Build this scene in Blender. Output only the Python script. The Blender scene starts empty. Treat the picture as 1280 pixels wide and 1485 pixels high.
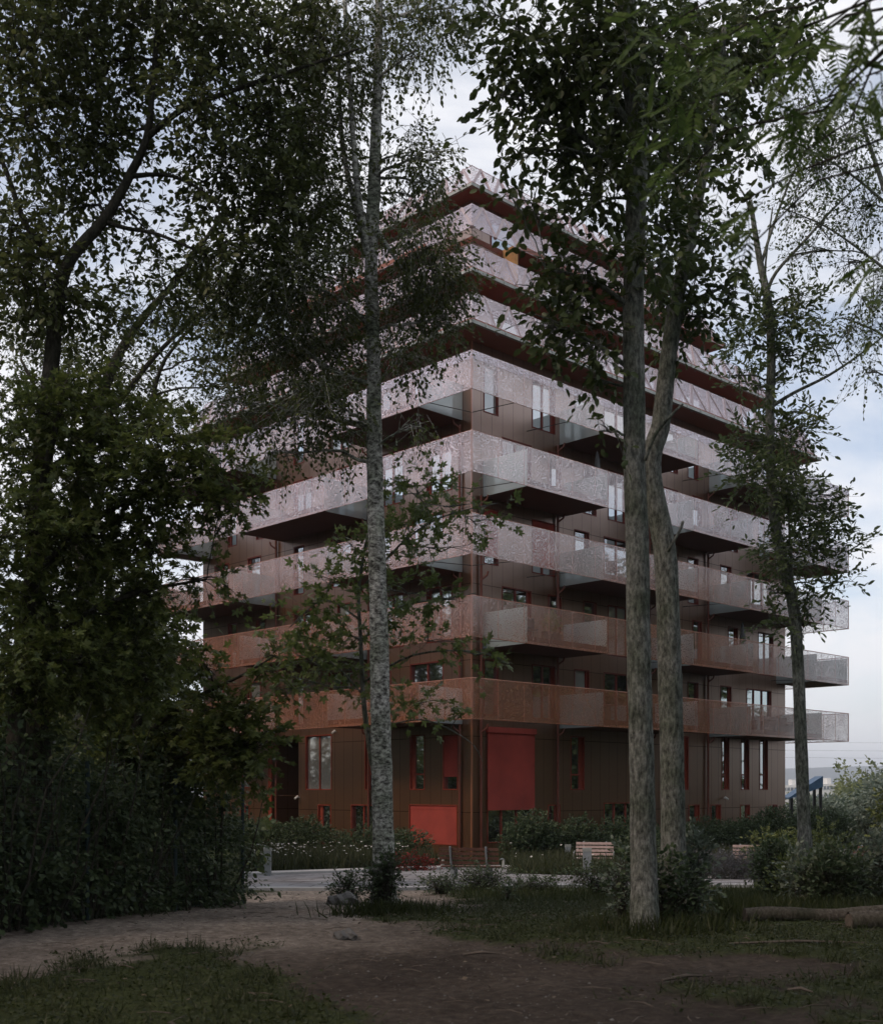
import bpy, math, random
import numpy as np, time
_T0=time.time()
def tick(m): print('TICK',m,round(time.time()-_T0,1),flush=True)
from mathutils import Vector
random.seed(7); rng = np.random.default_rng(11)
S = bpy.context.scene; COL = S.collection
F, CX, CY, CH = 1710.0, 684.0, 1146.0, 1.6          # focal length in photo pixels, principal column, horizon row, eye height
R2 = math.sqrt(.5)
def P(px, py, Y): return np.array([(px-CX)/F*Y, Y, CH+(CY-py)/F*Y])
# ---------------------------------------------------------------- object helpers
def tag(o, label=None, cat=None, group=None, kind=None):
    if label: o['label'] = label
    if cat: o['category'] = cat
    if group: o['group'] = group
    if kind: o['kind'] = kind
    return o
def empty(name, loc=(0,0,0), rz=0):
    o = bpy.data.objects.new(name, None); COL.objects.link(o)
    o.location = loc; o.rotation_euler = (0,0,rz); o.empty_display_size = .2
    return o
class MB:
    def __init__(s): s.v=[]; s.f=[]; s.m=[]
    def quad(s, a,b,c,d, m=0):
        n=len(s.v); s.v += [tuple(a),tuple(b),tuple(c),tuple(d)]; s.f.append((n,n+1,n+2,n+3)); s.m.append(m)
    def poly(s, pts, m=0):
        n=len(s.v); s.v += [tuple(p) for p in pts]; s.f.append(tuple(range(n,n+len(pts)))); s.m.append(m)
    def box(s, x0,y0,z0,x1,y1,z1, m=0):
        n=len(s.v)
        s.v += [(x0,y0,z0),(x1,y0,z0),(x1,y1,z0),(x0,y1,z0),(x0,y0,z1),(x1,y0,z1),(x1,y1,z1),(x0,y1,z1)]
        for q in ((0,3,2,1),(4,5,6,7),(0,1,5,4),(1,2,6,5),(2,3,7,6),(3,0,4,7)):
            s.f.append(tuple(n+i for i in q)); s.m.append(m)
    def prism(s, b, t, m=0):                          # two matching loops
        n=len(s.v); k=len(b); s.v += [tuple(p) for p in b]+[tuple(p) for p in t]
        s.f.append(tuple(n+i for i in reversed(range(k)))); s.f.append(tuple(n+k+i for i in range(k))); s.m += [m,m]
        for i in range(k):
            j=(i+1)%k; s.f.append((n+i,n+j,n+k+j,n+k+i)); s.m.append(m)
    def tube(s, pts, rad, sides=8, m=0, cap=True, wob=0):
        pts=[np.array(p,float) for p in pts]; n0=len(s.v); k=len(pts)
        if np.isscalar(rad): rad=[rad]*k
        ref=None
        for i,p in enumerate(pts):
            t=pts[min(i+1,k-1)]-pts[max(i-1,0)]; t/=np.linalg.norm(t)+1e-9
            if ref is None:
                ref=np.cross(t,[0,0,1.]) if abs(t[2])<.9 else np.cross(t,[0,1.,0])
            ref=ref-t*np.dot(ref,t); ref/=np.linalg.norm(ref)+1e-9
            b=np.cross(t,ref)
            for j in range(sides):
                a=2*math.pi*j/sides; r=rad[i]*(1+(wob*(random.random()-.5) if wob else 0))
                q=p+(ref*math.cos(a)+b*math.sin(a))*r; s.v.append((q[0],q[1],q[2]))
        for i in range(k-1):
            for j in range(sides):
                a=n0+i*sides+j; b=n0+i*sides+(j+1)%sides
                s.f.append((a,b,b+sides,a+sides)); s.m.append(m)
        if cap and sides>2:
            s.f.append(tuple(n0+j for j in reversed(range(sides)))); s.f.append(tuple(n0+(k-1)*sides+j for j in range(sides))); s.m += [m,m]
    def bar(s, a, b, w, h=None, m=0):                 # square bar between two points
        s.tube([a,b], w*.7071, 4, m)
    def build(s, name, mats, parent=None, smooth=False):
        me=bpy.data.meshes.new(name); me.from_pydata(s.v,[],s.f)
        if not isinstance(mats,(list,tuple)): mats=[mats]
        for x in mats: me.materials.append(x)
        if len(mats)>1: me.polygons.foreach_set('material_index', s.m)
        if smooth: me.polygons.foreach_set('use_smooth',[True]*len(me.polygons))
        me.update()
        o=bpy.data.objects.new(name,me); COL.objects.link(o)
        if parent: o.parent=parent
        return o
def unit(a): return a/(np.linalg.norm(a,axis=-1,keepdims=True)+1e-9)
def ball(n):
    v=rng.standard_normal((n,3)); v=unit(v); return v*(rng.random((n,1))**.45)
# leaf templates: vertices (along, across, lift) and faces
OVATE=(np.array([(0,0,0),(.28,.27,.07),(.66,.25,.06),(1,0,-.04),(.66,-.25,.06),(.28,-.27,.07)]),[(0,1,2,3),(0,3,4,5)])
SLIM=(np.array([(0,0,0),(.3,.13,.04),(.7,.12,.03),(1,0,-.04),(.7,-.12,.03),(.3,-.13,.04)]),[(0,1,2,3),(0,3,4,5)])
LANCE=(np.array([(0,0,0),(.3,.19,.06),(.68,.18,.05),(1,0,-.05),(.68,-.18,.05),(.3,-.19,.06)]),[(0,1,2,3),(0,3,4,5)])
def _maple():
    v=[];f=[]
    for a,l in ((-115,.5),(-52,.78),(0,.95),(52,.78),(115,.5)):
        a=math.radians(a); n=len(v)
        d=np.array([math.cos(a),math.sin(a)]); s=np.array([-d[1],d[0]]); c=np.array([.3,0])
        for q in (c, c+d*l*.42+s*.17, c+d*l*.7+s*.14, c+d*l, c+d*l*.7-s*.14, c+d*l*.42-s*.17):
            v.append((q[0],q[1],-.1*np.linalg.norm(q-c)))
        f.append(tuple(range(n,n+6)))
    return np.array(v),f
MAPLE=_maple()
BLADE=(np.array([(0,.035,0),(.5,.028,.0),(1,0,.18),(.5,-.028,.0),(0,-.035,0)]),[(0,1,2,3,4)])
DIAM=(np.array([(0,0,0),(.5,.34,.08),(1,0,0),(.5,-.34,.08)]),[(0,1,2,3)])
def leaves_obj(name, data, shape, mat, parent=None):
    pos,al,no,sz=[np.concatenate(x) for x in zip(*data)]
    T,Fc=shape; al=unit(al); ac=unit(np.cross(no,al)); no=np.cross(al,ac)
    V=pos[:,None,:]+sz[:,None,None]*(T[None,:,0,None]*al[:,None,:]+T[None,:,1,None]*ac[:,None,:]+T[None,:,2,None]*no[:,None,:])
    N=len(pos); k=len(T); V=V.reshape(-1,3).astype(np.float32)
    me=bpy.data.meshes.new(name); me.vertices.add(N*k); me.vertices.foreach_set('co',V.ravel())
    fl=np.concatenate([np.array(f) for f in Fc]); ln=np.array([len(f) for f in Fc])
    loops=(fl[None,:]+(np.arange(N)*k)[:,None]).ravel(); tot=np.tile(ln,N); st=np.concatenate([[0],np.cumsum(tot)[:-1]])
    me.loops.add(len(loops)); me.loops.foreach_set('vertex_index',loops.astype(np.int32))
    me.polygons.add(len(tot)); me.polygons.foreach_set('loop_start',st.astype(np.int32)); me.polygons.foreach_set('loop_total',tot.astype(np.int32))
    me.materials.append(mat); me.update(); me.validate()
    o=bpy.data.objects.new(name,me); COL.objects.link(o)
    if parent: o.parent=parent
    return o
# ---------------------------------------------------------------- materials
def newmat(name):
    m=bpy.data.materials.new(name); m.use_nodes=True; nt=m.node_tree; nt.nodes.clear()
    out=nt.nodes.new('ShaderNodeOutputMaterial'); return m,nt,out
def N(nt,t,**k):
    n=nt.nodes.new(t)
    for a,b in k.items():
        if a in n.inputs: n.inputs[a].default_value=b
        else: setattr(n,a,b)
    return n
def ramp(nt, stops):
    r=nt.nodes.new('ShaderNodeValToRGB'); cr=r.color_ramp
    while len(cr.elements)>1: cr.elements.remove(cr.elements[-1])
    cr.elements[0].position=stops[0][0]; cr.elements[0].color=(*stops[0][1],1)
    for p,c in stops[1:]:
        e=cr.elements.new(p); e.color=(*c,1)
    return r
def simple(name, col, rough=.6, metal=0, var=.15, scale=3, spec=.4, bump=0, bscale=40):
    m,nt,out=newmat(name); p=N(nt,'ShaderNodeBsdfPrincipled'); p.inputs['Roughness'].default_value=rough
    p.inputs['Metallic'].default_value=metal; p.inputs['Specular IOR Level'].default_value=spec
    tc=N(nt,'ShaderNodeTexCoord'); no=N(nt,'ShaderNodeTexNoise'); no.inputs['Scale'].default_value=scale; no.inputs['Detail'].default_value=6
    nt.links.new(tc.outputs['Object'],no.inputs['Vector'])
    r=ramp(nt,[(.3,tuple(c*(1-var) for c in col)),(.7,tuple(min(1,c*(1+var)) for c in col))])
    nt.links.new(no.outputs['Fac'],r.inputs[0]); nt.links.new(r.outputs[0],p.inputs['Base Color'])
    if bump:
        n2=N(nt,'ShaderNodeTexNoise'); n2.inputs['Scale'].default_value=bscale; nt.links.new(tc.outputs['Object'],n2.inputs['Vector'])
        b=N(nt,'ShaderNodeBump'); b.inputs['Strength'].default_value=bump; b.inputs['Distance'].default_value=.02
        nt.links.new(n2.outputs['Fac'],b.inputs['Height']); nt.links.new(b.outputs[0],p.inputs['Normal'])
    nt.links.new(p.outputs[0],out.inputs[0]); return m
def leafmat(name, a, b, trans=.25, rough=.5, gain=1.9):
    trans=min(.45,trans+.15)
    a=tuple(c*gain for c in a); b=tuple(c*gain for c in b)
    m,nt,out=newmat(name); g=N(nt,'ShaderNodeNewGeometry')
    r=ramp(nt,[(0,a),(.6,tuple((x+y)/2 for x,y in zip(a,b))),(1,b)]); nt.links.new(g.outputs['Random Per Island'],r.inputs[0])
    p=N(nt,'ShaderNodeBsdfPrincipled'); p.inputs['Roughness'].default_value=rough; p.inputs['Specular IOR Level'].default_value=.35
    t=N(nt,'ShaderNodeBsdfTranslucent'); mx=N(nt,'ShaderNodeMixShader'); mx.inputs[0].default_value=trans
    nt.links.new(r.outputs[0],p.inputs['Base Color']); nt.links.new(r.outputs[0],t.inputs['Color'])
    nt.links.new(p.outputs[0],mx.inputs[1]); nt.links.new(t.outputs[0],mx.inputs[2]); nt.links.new(mx.outputs[0],out.inputs[0]); return m
def bronze(name, dif, glo, fac, rough, holes=None, joints=False):
    """anodised metal: coloured body under a glossy skin; holes = (scale, threshold) perforates it"""
    m,nt,out=newmat(name); d=N(nt,'ShaderNodeBsdfDiffuse'); d.inputs[0].default_value=(*dif,1)
    g=N(nt,'ShaderNodeBsdfGlossy'); g.inputs['Color'].default_value=(*glo,1); g.inputs['Roughness'].default_value=rough
    mx=N(nt,'ShaderNodeMixShader'); mx.inputs[0].default_value=fac
    tc=N(nt,'ShaderNodeTexCoord')
    no=N(nt,'ShaderNodeTexNoise'); no.inputs['Scale'].default_value=.9; no.inputs['Detail'].default_value=5
    nt.links.new(tc.outputs['Object'],no.inputs['Vector'])
    r=ramp(nt,[(.3,tuple(c*.8 for c in dif)),(.7,tuple(c*1.2 for c in dif))]); nt.links.new(no.outputs['Fac'],r.inputs[0])
    src=r.outputs[0]
    if joints:   # vertical cassette joints, a dark 12 mm gap every 0.6 m and one per storey
        sx=N(nt,'ShaderNodeSeparateXYZ'); nt.links.new(tc.outputs['Object'],sx.inputs[0])
        ad=N(nt,'ShaderNodeMath',operation='ADD'); nt.links.new(sx.outputs[0],ad.inputs[0]); nt.links.new(sx.outputs[1],ad.inputs[1])
        def line(src_, period, w, off=0.):
            a=N(nt,'ShaderNodeMath',operation='ADD'); a.inputs[1].default_value=500.+off; nt.links.new(src_,a.inputs[0])
            b=N(nt,'ShaderNodeMath',operation='MODULO'); b.inputs[1].default_value=period; nt.links.new(a.outputs[0],b.inputs[0])
            c=N(nt,'ShaderNodeMath',operation='LESS_THAN'); c.inputs[1].default_value=w; nt.links.new(b.outputs[0],c.inputs[0]); return c.outputs[0]
        l1=line(ad.outputs[0],.62,.02); l2=line(sx.outputs[2],3.0,.03,.3)
        mm=N(nt,'ShaderNodeMath',operation='MAXIMUM'); nt.links.new(l1,mm.inputs[0]); nt.links.new(l2,mm.inputs[1])
        mc=N(nt,'ShaderNodeMix',data_type='RGBA'); mc.inputs['B'].default_value=(*[c*.3 for c in dif],1) if False else (0,0,0,1)
        nt.links.new(mm.outputs[0],mc.inputs[0]); nt.links.new(src,mc.inputs[6]); mc.inputs[7].default_value=(*[c*.35 for c in dif],1)
        src=mc.outputs[2]
        ff=N(nt,'ShaderNodeMath',operation='MULTIPLY_ADD'); ff.inputs[1].default_value=-fac*.6; ff.inputs[2].default_value=fac
        nt.links.new(mm.outputs[0],ff.inputs[0]); nt.links.new(ff.outputs[0],mx.inputs[0])
        bn=N(nt,'ShaderNodeTexNoise'); bn.inputs['Scale'].default_value=.7; nt.links.new(tc.outputs['Object'],bn.inputs['Vector'])
        bp=N(nt,'ShaderNodeBump'); bp.inputs['Strength'].default_value=.25; bp.inputs['Distance'].default_value=.04
        nt.links.new(bn.outputs['Fac'],bp.inputs['Height']); nt.links.new(bp.outputs[0],g.inputs['Normal'])
    nt.links.new(src,d.inputs[0]); nt.links.new(d.outputs[0],mx.inputs[1]); nt.links.new(g.outputs[0],mx.inputs[2])
    res=mx.outputs[0]
    if holes:
        sc,th=holes
        v=N(nt,'ShaderNodeTexVoronoi',feature='DISTANCE_TO_EDGE'); v.inputs['Scale'].default_value=sc
        nt.links.new(tc.outputs['Object'],v.inputs['Vector'])
        v2=N(nt,'ShaderNodeTexNoise'); v2.inputs['Scale'].default_value=.55; nt.links.new(tc.outputs['Object'],v2.inputs['Vector'])
        k=N(nt,'ShaderNodeMath',operation='MULTIPLY_ADD'); k.inputs[1].default_value=.12; k.inputs[2].default_value=th-.06; nt.links.new(v2.outputs['Fac'],k.inputs[0])
        gt=N(nt,'ShaderNodeMath',operation='GREATER_THAN'); nt.links.new(v.outputs['Distance'],gt.inputs[0]); nt.links.new(k.outputs[0],gt.inputs[1])
        tr=N(nt,'ShaderNodeBsdfTransparent'); m2=N(nt,'ShaderNodeMixShader')
        nt.links.new(gt.outputs[0],m2.inputs[0]); nt.links.new(res,m2.inputs[1]); nt.links.new(tr.outputs[0],m2.inputs[2]); res=m2.outputs[0]
    nt.links.new(res,out.inputs[0]); return m
def bark(name, dark, light, birch=False):
    m,nt,out=newmat(name); p=N(nt,'ShaderNodeBsdfPrincipled'); p.inputs['Roughness'].default_value=.85; p.inputs['Specular IOR Level'].default_value=.2
    tc=N(nt,'ShaderNodeTexCoord'); mp=N(nt,'ShaderNodeMapping'); nt.links.new(tc.outputs['Object'],mp.inputs[0])
    mp.inputs['Scale'].default_value=(1,1,1.7) if birch else (1,1,.38)
    n1=N(nt,'ShaderNodeTexNoise'); n1.inputs['Scale'].default_value=13 if birch else 26; n1.inputs['Detail'].default_value=12; n1.inputs['Roughness'].default_value=.74
    nt.links.new(mp.outputs[0],n1.inputs['Vector'])
    r=ramp(nt,[(.40 if birch else .36,dark),(.52 if birch else .5,tuple((a+b)*.5 for a,b in zip(dark,light))),(.60,light)]); nt.links.new(n1.outputs['Fac'],r.inputs[0])
    n3=N(nt,'ShaderNodeTexNoise'); n3.inputs['Scale'].default_value=2.2; n3.inputs['Detail'].default_value=4; nt.links.new(tc.outputs['Object'],n3.inputs['Vector'])
    r3=ramp(nt,[(.40,(1.05,1.05,1.05)),(.55,(.72,.76,.68)),(.66,(.35,.42,.30))]); nt.links.new(n3.outputs['Fac'],r3.inputs[0])
    mm=N(nt,'ShaderNodeMix',data_type='RGBA',blend_type='MULTIPLY'); mm.inputs[0].default_value=.8
    nt.links.new(r.outputs[0],mm.inputs[6]); nt.links.new(r3.outputs[0],mm.inputs[7]); nt.links.new(mm.outputs[2],p.inputs['Base Color'])
    b=N(nt,'ShaderNodeBump'); b.inputs['Strength'].default_value=.6 if birch else 1.0; b.inputs['Distance'].default_value=.02 if birch else .05
    nt.links.new(n1.outputs['Fac'],b.inputs['Height']); nt.links.new(b.outputs[0],p.inputs['Normal']); nt.links.new(p.outputs[0],out.inputs[0]); return m
M={}
M['screen']=bronze('bronze_screen',(.48,.145,.042),(.93,.94,.98),.55,.24,holes=(21,.066))
M['screen_up']=bronze('pale_screen',(.40,.25,.23),(.92,.88,.95),.58,.25,holes=(17,.088))
M['screen_open']=bronze('open_screen',(.42,.24,.20),(.88,.76,.82),.5,.25,holes=(14,.05))
M['soffit_lit']=simple('lit_upper_soffit',(.24,.075,.045),.5,0,.1,.6)  # brighter copy of the soffit colour, stands in for light from below
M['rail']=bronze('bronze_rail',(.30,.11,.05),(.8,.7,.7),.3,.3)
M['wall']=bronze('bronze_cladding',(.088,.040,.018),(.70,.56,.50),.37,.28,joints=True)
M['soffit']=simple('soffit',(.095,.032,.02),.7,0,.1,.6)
M['red']=simple('red_frame',(.14,.022,.013),.5)
M['redlip']=simple('red_lip',(.20,.035,.018),.5)
M['blind']=simple('red_blind',(.29,.043,.030),.8,0,.22,1.1,bump=.35,bscale=2.5)
M['orange']=simple('wood_panel',(.45,.24,.09),.6,0,.2,5)
M['strut']=simple('pale_strut',(.36,.29,.30),.45,.2,.1,3)
M['gutter']=simple('gutter',(.30,.31,.29),.45,.3,.2,6)
M['dark']=simple('dark_metal',(.03,.03,.03),.5)
M['pipe']=simple('downpipe',(.13,.035,.02),.45)
M['concrete']=simple('paving',(.21,.205,.21),.85,0,.12,4,bump=.3)
def paving():
    m,nt,out=newmat('paving_slabs'); p=N(nt,'ShaderNodeBsdfPrincipled'); p.inputs['Roughness'].default_value=.85
    tc=N(nt,'ShaderNodeTexCoord'); b=N(nt,'ShaderNodeTexBrick'); b.inputs['Scale'].default_value=1; b.inputs['Brick Width'].default_value=1.2; b.inputs['Row Height'].default_value=.9; b.inputs['Mortar Size'].default_value=.025
    b.inputs['Color1'].default_value=(.21,.205,.215,1); b.inputs['Color2'].default_value=(.27,.265,.27,1); b.inputs['Mortar'].default_value=(.09,.085,.08,1)
    n=N(nt,'ShaderNodeTexNoise'); n.inputs['Scale'].default_value=1.1; n.inputs['Detail'].default_value=8; r=ramp(nt,[(.35,(.55,.52,.5)),(.65,(1.1,1.1,1.1))])
    nt.links.new(tc.outputs['Object'],b.inputs[0]); nt.links.new(tc.outputs['Object'],n.inputs[0]); nt.links.new(n.outputs['Fac'],r.inputs[0])
    mx=N(nt,'ShaderNodeMix',data_type='RGBA',blend_type='MULTIPLY'); mx.inputs[0].default_value=1; nt.links.new(b.outputs[0],mx.inputs[6]); nt.links.new(r.outputs[0],mx.inputs[7])
    nt.links.new(mx.outputs[2],p.inputs['Base Color']); nt.links.new(p.outputs[0],out.inputs[0]); return m
M['slabs']=paving()
M['pebble']=simple('pebble',(.11,.105,.10),.9,0,.3,4)
M['kerb']=simple('kerb_stone',(.36,.355,.35),.8,0,.1,6)
M['steel']=simple('steel',(.28,.30,.31),.45,.5)
M['wood']=simple('bench_wood',(.12,.055,.038),.65,0,.3,12)
M['pinkwood']=simple('pale_bench_wood',(.33,.24,.215),.65,0,.2,12)
M['blue']=simple('blue_roof',(.09,.18,.30),.5)
M['office']=simple('office_wall',(.62,.62,.60),.7)
M['officeglass']=simple('office_glass',(.16,.19,.22),.3)
M['postblue']=simple('fence_post',(.015,.035,.04),.5)
M['wire']=simple('fence_wire',(.05,.09,.075),.5)
M['white']=simple('white_lamp',(.6,.58,.54),.5)
M['log']=bark('log_bark',(.05,.04,.03),(.16,.14,.12))
M['logend']=simple('log_wood',(.10,.08,.065),.8,0,.3,10)
M['bark']=bark('bark',(.036,.038,.034),(.30,.31,.285))
M['barkdark']=bark('bark_dark',(.03,.028,.022),(.10,.09,.075))
M['birch']=bark('birch_bark',(.06,.055,.05),(.74,.73,.69),True)
def panemat(name, base, fac):
    m,nt,out=newmat(name); d=N(nt,'ShaderNodeBsdfDiffuse'); g=N(nt,'ShaderNodeBsdfGlossy'); g.inputs['Roughness'].default_value=.03
    g.inputs['Color'].default_value=(.9,.95,.97,1); d.inputs[0].default_value=(*base,1)
    tc=N(nt,'ShaderNodeTexCoord'); w=N(nt,'ShaderNodeTexWave'); w.inputs['Scale'].default_value=6; w.inputs['Distortion'].default_value=3
    nt.links.new(tc.outputs['Object'],w.inputs[0]); r=ramp(nt,[(0,tuple(c*.6 for c in base)),(1,base)]); nt.links.new(w.outputs['Fac'],r.inputs[0]); nt.links.new(r.outputs[0],d.inputs[0])
    mx=N(nt,'ShaderNodeMixShader'); mx.inputs[0].default_value=fac
    nt.links.new(d.outputs[0],mx.inputs[1]); nt.links.new(g.outputs[0],mx.inputs[2]); nt.links.new(mx.outputs[0],out.inputs[0]); return m
M['pane']=panemat('window_pane',(.02,.02,.022),.6)
M['curtain']=panemat('curtained_pane',(.30,.30,.28),.3)
def frost():
    m,nt,out=newmat('frosted_glass'); d=N(nt,'ShaderNodeBsdfDiffuse'); d.inputs[0].default_value=(.50,.56,.56,1)
    t=N(nt,'ShaderNodeBsdfTranslucent'); t.inputs[0].default_value=(.72,.80,.80,1)
    g=N(nt,'ShaderNodeBsdfGlossy'); g.inputs['Roughness'].default_value=.1
    a=N(nt,'ShaderNodeMixShader'); a.inputs[0].default_value=.5; b=N(nt,'ShaderNodeMixShader'); b.inputs[0].default_value=.15
    nt.links.new(d.outputs[0],a.inputs[1]); nt.links.new(t.outputs[0],a.inputs[2]); nt.links.new(a.outputs[0],b.inputs[1]); nt.links.new(g.outputs[0],b.inputs[2])
    nt.links.new(b.outputs[0],out.inputs[0]); return m
M['frost']=frost()
M['lf_birch']=leafmat('birch_leaf',(.034,.044,.014),(.075,.088,.028))
M['lf_lime']=leafmat('lime_leaf',(.034,.044,.015),(.07,.082,.030))
M['lf_maple']=leafmat('maple_leaf',(.032,.046,.012),(.085,.102,.030),.3)
M['lf_maple2']=leafmat('maple_leaf_bright',(.042,.058,.018),(.095,.120,.038),.35)
M['lf_elm']=leafmat('elm_leaf',(.024,.036,.012),(.055,.07,.025),.2)
M['lf_ash']=leafmat('willow_leaf',(.035,.05,.02),(.08,.10,.042),.25)
M['lf_rowan']=leafmat('rowan_leaf',(.035,.06,.015),(.08,.11,.035),.35)
M['lf_hedge']=leafmat('hedge_leaf',(.022,.035,.016),(.06,.078,.04),.2)
M['lf_ivy']=leafmat('ivy_leaf',(.018,.030,.014),(.055,.075,.034),.2)
M['lf_silver']=leafmat('silver_leaf',(.035,.05,.032),(.12,.14,.11),.2)
M['lf_olive']=leafmat('olive_leaf',(.045,.06,.018),(.11,.12,.04),.25)
M['lf_red']=leafmat('red_leaf',(.12,.012,.01),(.24,.03,.02),.2,gain=1)
M['grass']=leafmat('grass_blade',(.024,.034,.010),(.060,.072,.025),.3,gain=1)
M['meadow']=leafmat('meadow_blade',(.035,.045,.018),(.085,.092,.045),.3,gain=1)
M['daisy']=leafmat('daisy_petal',(.45,.44,.40),(.7,.69,.65),.1,gain=1)
M['lf_lav']=leafmat('lavender_head',(.07,.075,.08),(.125,.125,.145),.1,gain=1)
M['litter']=leafmat('fallen_leaf',(.035,.028,.02),(.20,.15,.10),.1,gain=.8)
# ---------------------------------------------------------------- ground
def H(x,y):
    z=-.05*np.clip(np.asarray(y,float)-14,0,22)
    z=z-np.clip(y-85,0,900)*.03*np.clip((y-85)/200,0,1)
    return z
def hz(x,y):
    return float(H(x,y))+.05*math.sin(x*.9+1.3)*math.cos(y*.7)+.025*math.sin(2.3*x+.7*y)
def GP(px,py):                                         # ground point seen at that pixel
    Y=20.
    for _ in range(60):
        z=float(H(0,Y)); Y=.5*Y+.5*F*(CH-z)/max(py-CY,1)
    x=(px-CX)/F*Y; return (x,Y,float(H(x,Y)))
def seg_d(x,y,pl):
    best=np.full(np.shape(x),1e9)
    for (ax,ay),(bx,by) in zip(pl[:-1],pl[1:]):
        dx,dy=bx-ax,by-ay; t=np.clip(((x-ax)*dx+(y-ay)*dy)/(dx*dx+dy*dy),0,1)
        best=np.minimum(best,np.hypot(x-ax-t*dx,y-ay-t*dy))
    return best
TRAIL=[(-9,10.3),(-5.2,11.9),(-3.4,13.6),(-2.6,17),(-2.5,24.4)]
TRAIL2=[(-2.6,15.5),(-1.2,12.2),(.2,9.6),(1.5,6)]
def wob(x,y): return .35*np.sin(1.7*x+.6*y)+.3*np.sin(2.9*y-1.1*x+2)+.22*np.sin(5.3*x+3.1*y)+.15*np.sin(9.1*x-7.3*y)+.1*np.sin(17*x+13*y)
def green(x,y):                                        # 0 bare soil .. 1 grassy
    d=np.minimum(seg_d(x,y,TRAIL)-1.75, seg_d(x,y,TRAIL2)-.9)
    g=d*.95+wob(x,y)*1.0+.1
    g=g-.32*(np.tanh((x+1.2)*1.5)*.5+.5)
    g=g-1.6*np.exp(-((x-3.6)**2/6+(y-10.8)**2/1.6))   # worn soil in front of the logs
    return np.clip(g,0,1)
def build_ground():
    xs=np.concatenate([[-4100,-1500,-500,-200,-90,-45,-25],np.arange(-14,14.01,.12),[18,25,35,50,90,200,500,1500,5100]])
    ys=np.concatenate([[-400,-100,-30,-5,2,4],np.arange(5.5,26,.12),np.arange(26.2,44,.6),[46,50,56,64,72,80,90,110,140,180,230,300,400,600,1000,1800,3200,5000,8500]])
    X,Y=np.meshgrid(xs,ys); Z=H(X,Y)
    near=(np.abs(X)<13.9)&(Y>5)&(Y<25)
    Z=Z+np.where(near,.02*wob(X*2.3,Y*2.1)+.008*rng.standard_normal(X.shape)+.03*green(X,Y),0)
    # low rut along the trail near the paving
    Z=Z-np.where(near,.05*np.exp(-((Y-17.2+.25*X)/.25)**2)*(np.abs(X+2.5)<2.2),0)
    nx,ny=len(xs),len(ys)
    me=bpy.data.meshes.new('ground'); V=np.stack([X,Y,Z],-1).reshape(-1,3)
    idx=np.arange(nx*ny).reshape(ny,nx); Q=np.stack([idx[:-1,:-1],idx[:-1,1:],idx[1:,1:],idx[1:,:-1]],-1).reshape(-1,4)
    me.from_pydata(V.tolist(),[],Q.tolist())
    at=me.color_attributes.new('cover','FLOAT_COLOR','POINT')
    G=green(X,Y); G=np.where(Y>60,1,G)
    c=np.zeros((nx*ny,4),np.float32); c[:,0]=G.ravel(); c[:,1]=np.clip(1.1-(seg_d(X,Y,TRAIL)-1.0)*.38+.25*wob(X,Y),0,1).ravel(); c[:,3]=1; at.data.foreach_set('color',c.ravel())
    me.polygons.foreach_set('use_smooth',[True]*len(me.polygons)); 
    m,nt,out=newmat('soil_and_moss'); p=N(nt,'ShaderNodeBsdfPrincipled'); p.inputs['Roughness'].default_value=.95; p.inputs['Specular IOR Level'].default_value=.15
    a=N(nt,'ShaderNodeAttribute',attribute_name='cover'); tc=N(nt,'ShaderNodeTexCoord')
    n1=N(nt,'ShaderNodeTexNoise'); n1.inputs['Scale'].default_value=9; n1.inputs['Detail'].default_value=12; n1.inputs['Roughness'].default_value=.75; nt.links.new(tc.outputs['Object'],n1.inputs['Vector'])
    n2=N(nt,'ShaderNodeTexNoise'); n2.inputs['Scale'].default_value=.8; n2.inputs['Detail'].default_value=8; nt.links.new(tc.outputs['Object'],n2.inputs['Vector'])
    s=ramp(nt,[(.32,(.055,.046,.040)),(.5,(.12,.102,.09)),(.68,(.21,.185,.165))]); nt.links.new(n1.outputs['Fac'],s.inputs[0])
    gmx=ramp(nt,[(.35,(.018,.024,.008)),(.55,(.040,.050,.016)),(.72,(.07,.065,.035))]); nt.links.new(n1.outputs['Fac'],gmx.inputs[0])
    s2=N(nt,'ShaderNodeMix',data_type='RGBA',blend_type='MULTIPLY'); s2.inputs[0].default_value=.7
    r2=ramp(nt,[(.35,(.6,.55,.52)),(.65,(1.2,1.15,1.1))]); nt.links.new(n2.outputs['Fac'],r2.inputs[0]); nt.links.new(s.outputs[0],s2.inputs[6]); nt.links.new(r2.outputs[0],s2.inputs[7])
    sp_=N(nt,'ShaderNodeSeparateColor'); nt.links.new(a.outputs['Color'],sp_.inputs[0])
    gr=N(nt,'ShaderNodeMix',data_type='RGBA',blend_type='MULTIPLY'); gr.inputs[0].default_value=1
    gk=ramp(nt,[(.0,(.42,.40,.37)),(1,(1.95,1.98,1.94))]); nt.links.new(sp_.outputs[1],gk.inputs[0]); nt.links.new(s2.outputs[2],gr.inputs[6]); nt.links.new(gk.outputs[0],gr.inputs[7])
    ad=N(nt,'ShaderNodeMath',operation='ADD'); mu=N(nt,'ShaderNodeMath',operation='MULTIPLY_ADD'); mu.inputs[1].default_value=.9; mu.inputs[2].default_value=-.45
    nt.links.new(n1.outputs['Fac'],mu.inputs[0]); nt.links.new(mu.outputs[0],ad.inputs[0]); nt.links.new(sp_.outputs[0],ad.inputs[1])
    cl=ramp(nt,[(.25,(0,0,0)),(.7,(1,1,1))]); nt.links.new(ad.outputs[0],cl.inputs[0])
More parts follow.
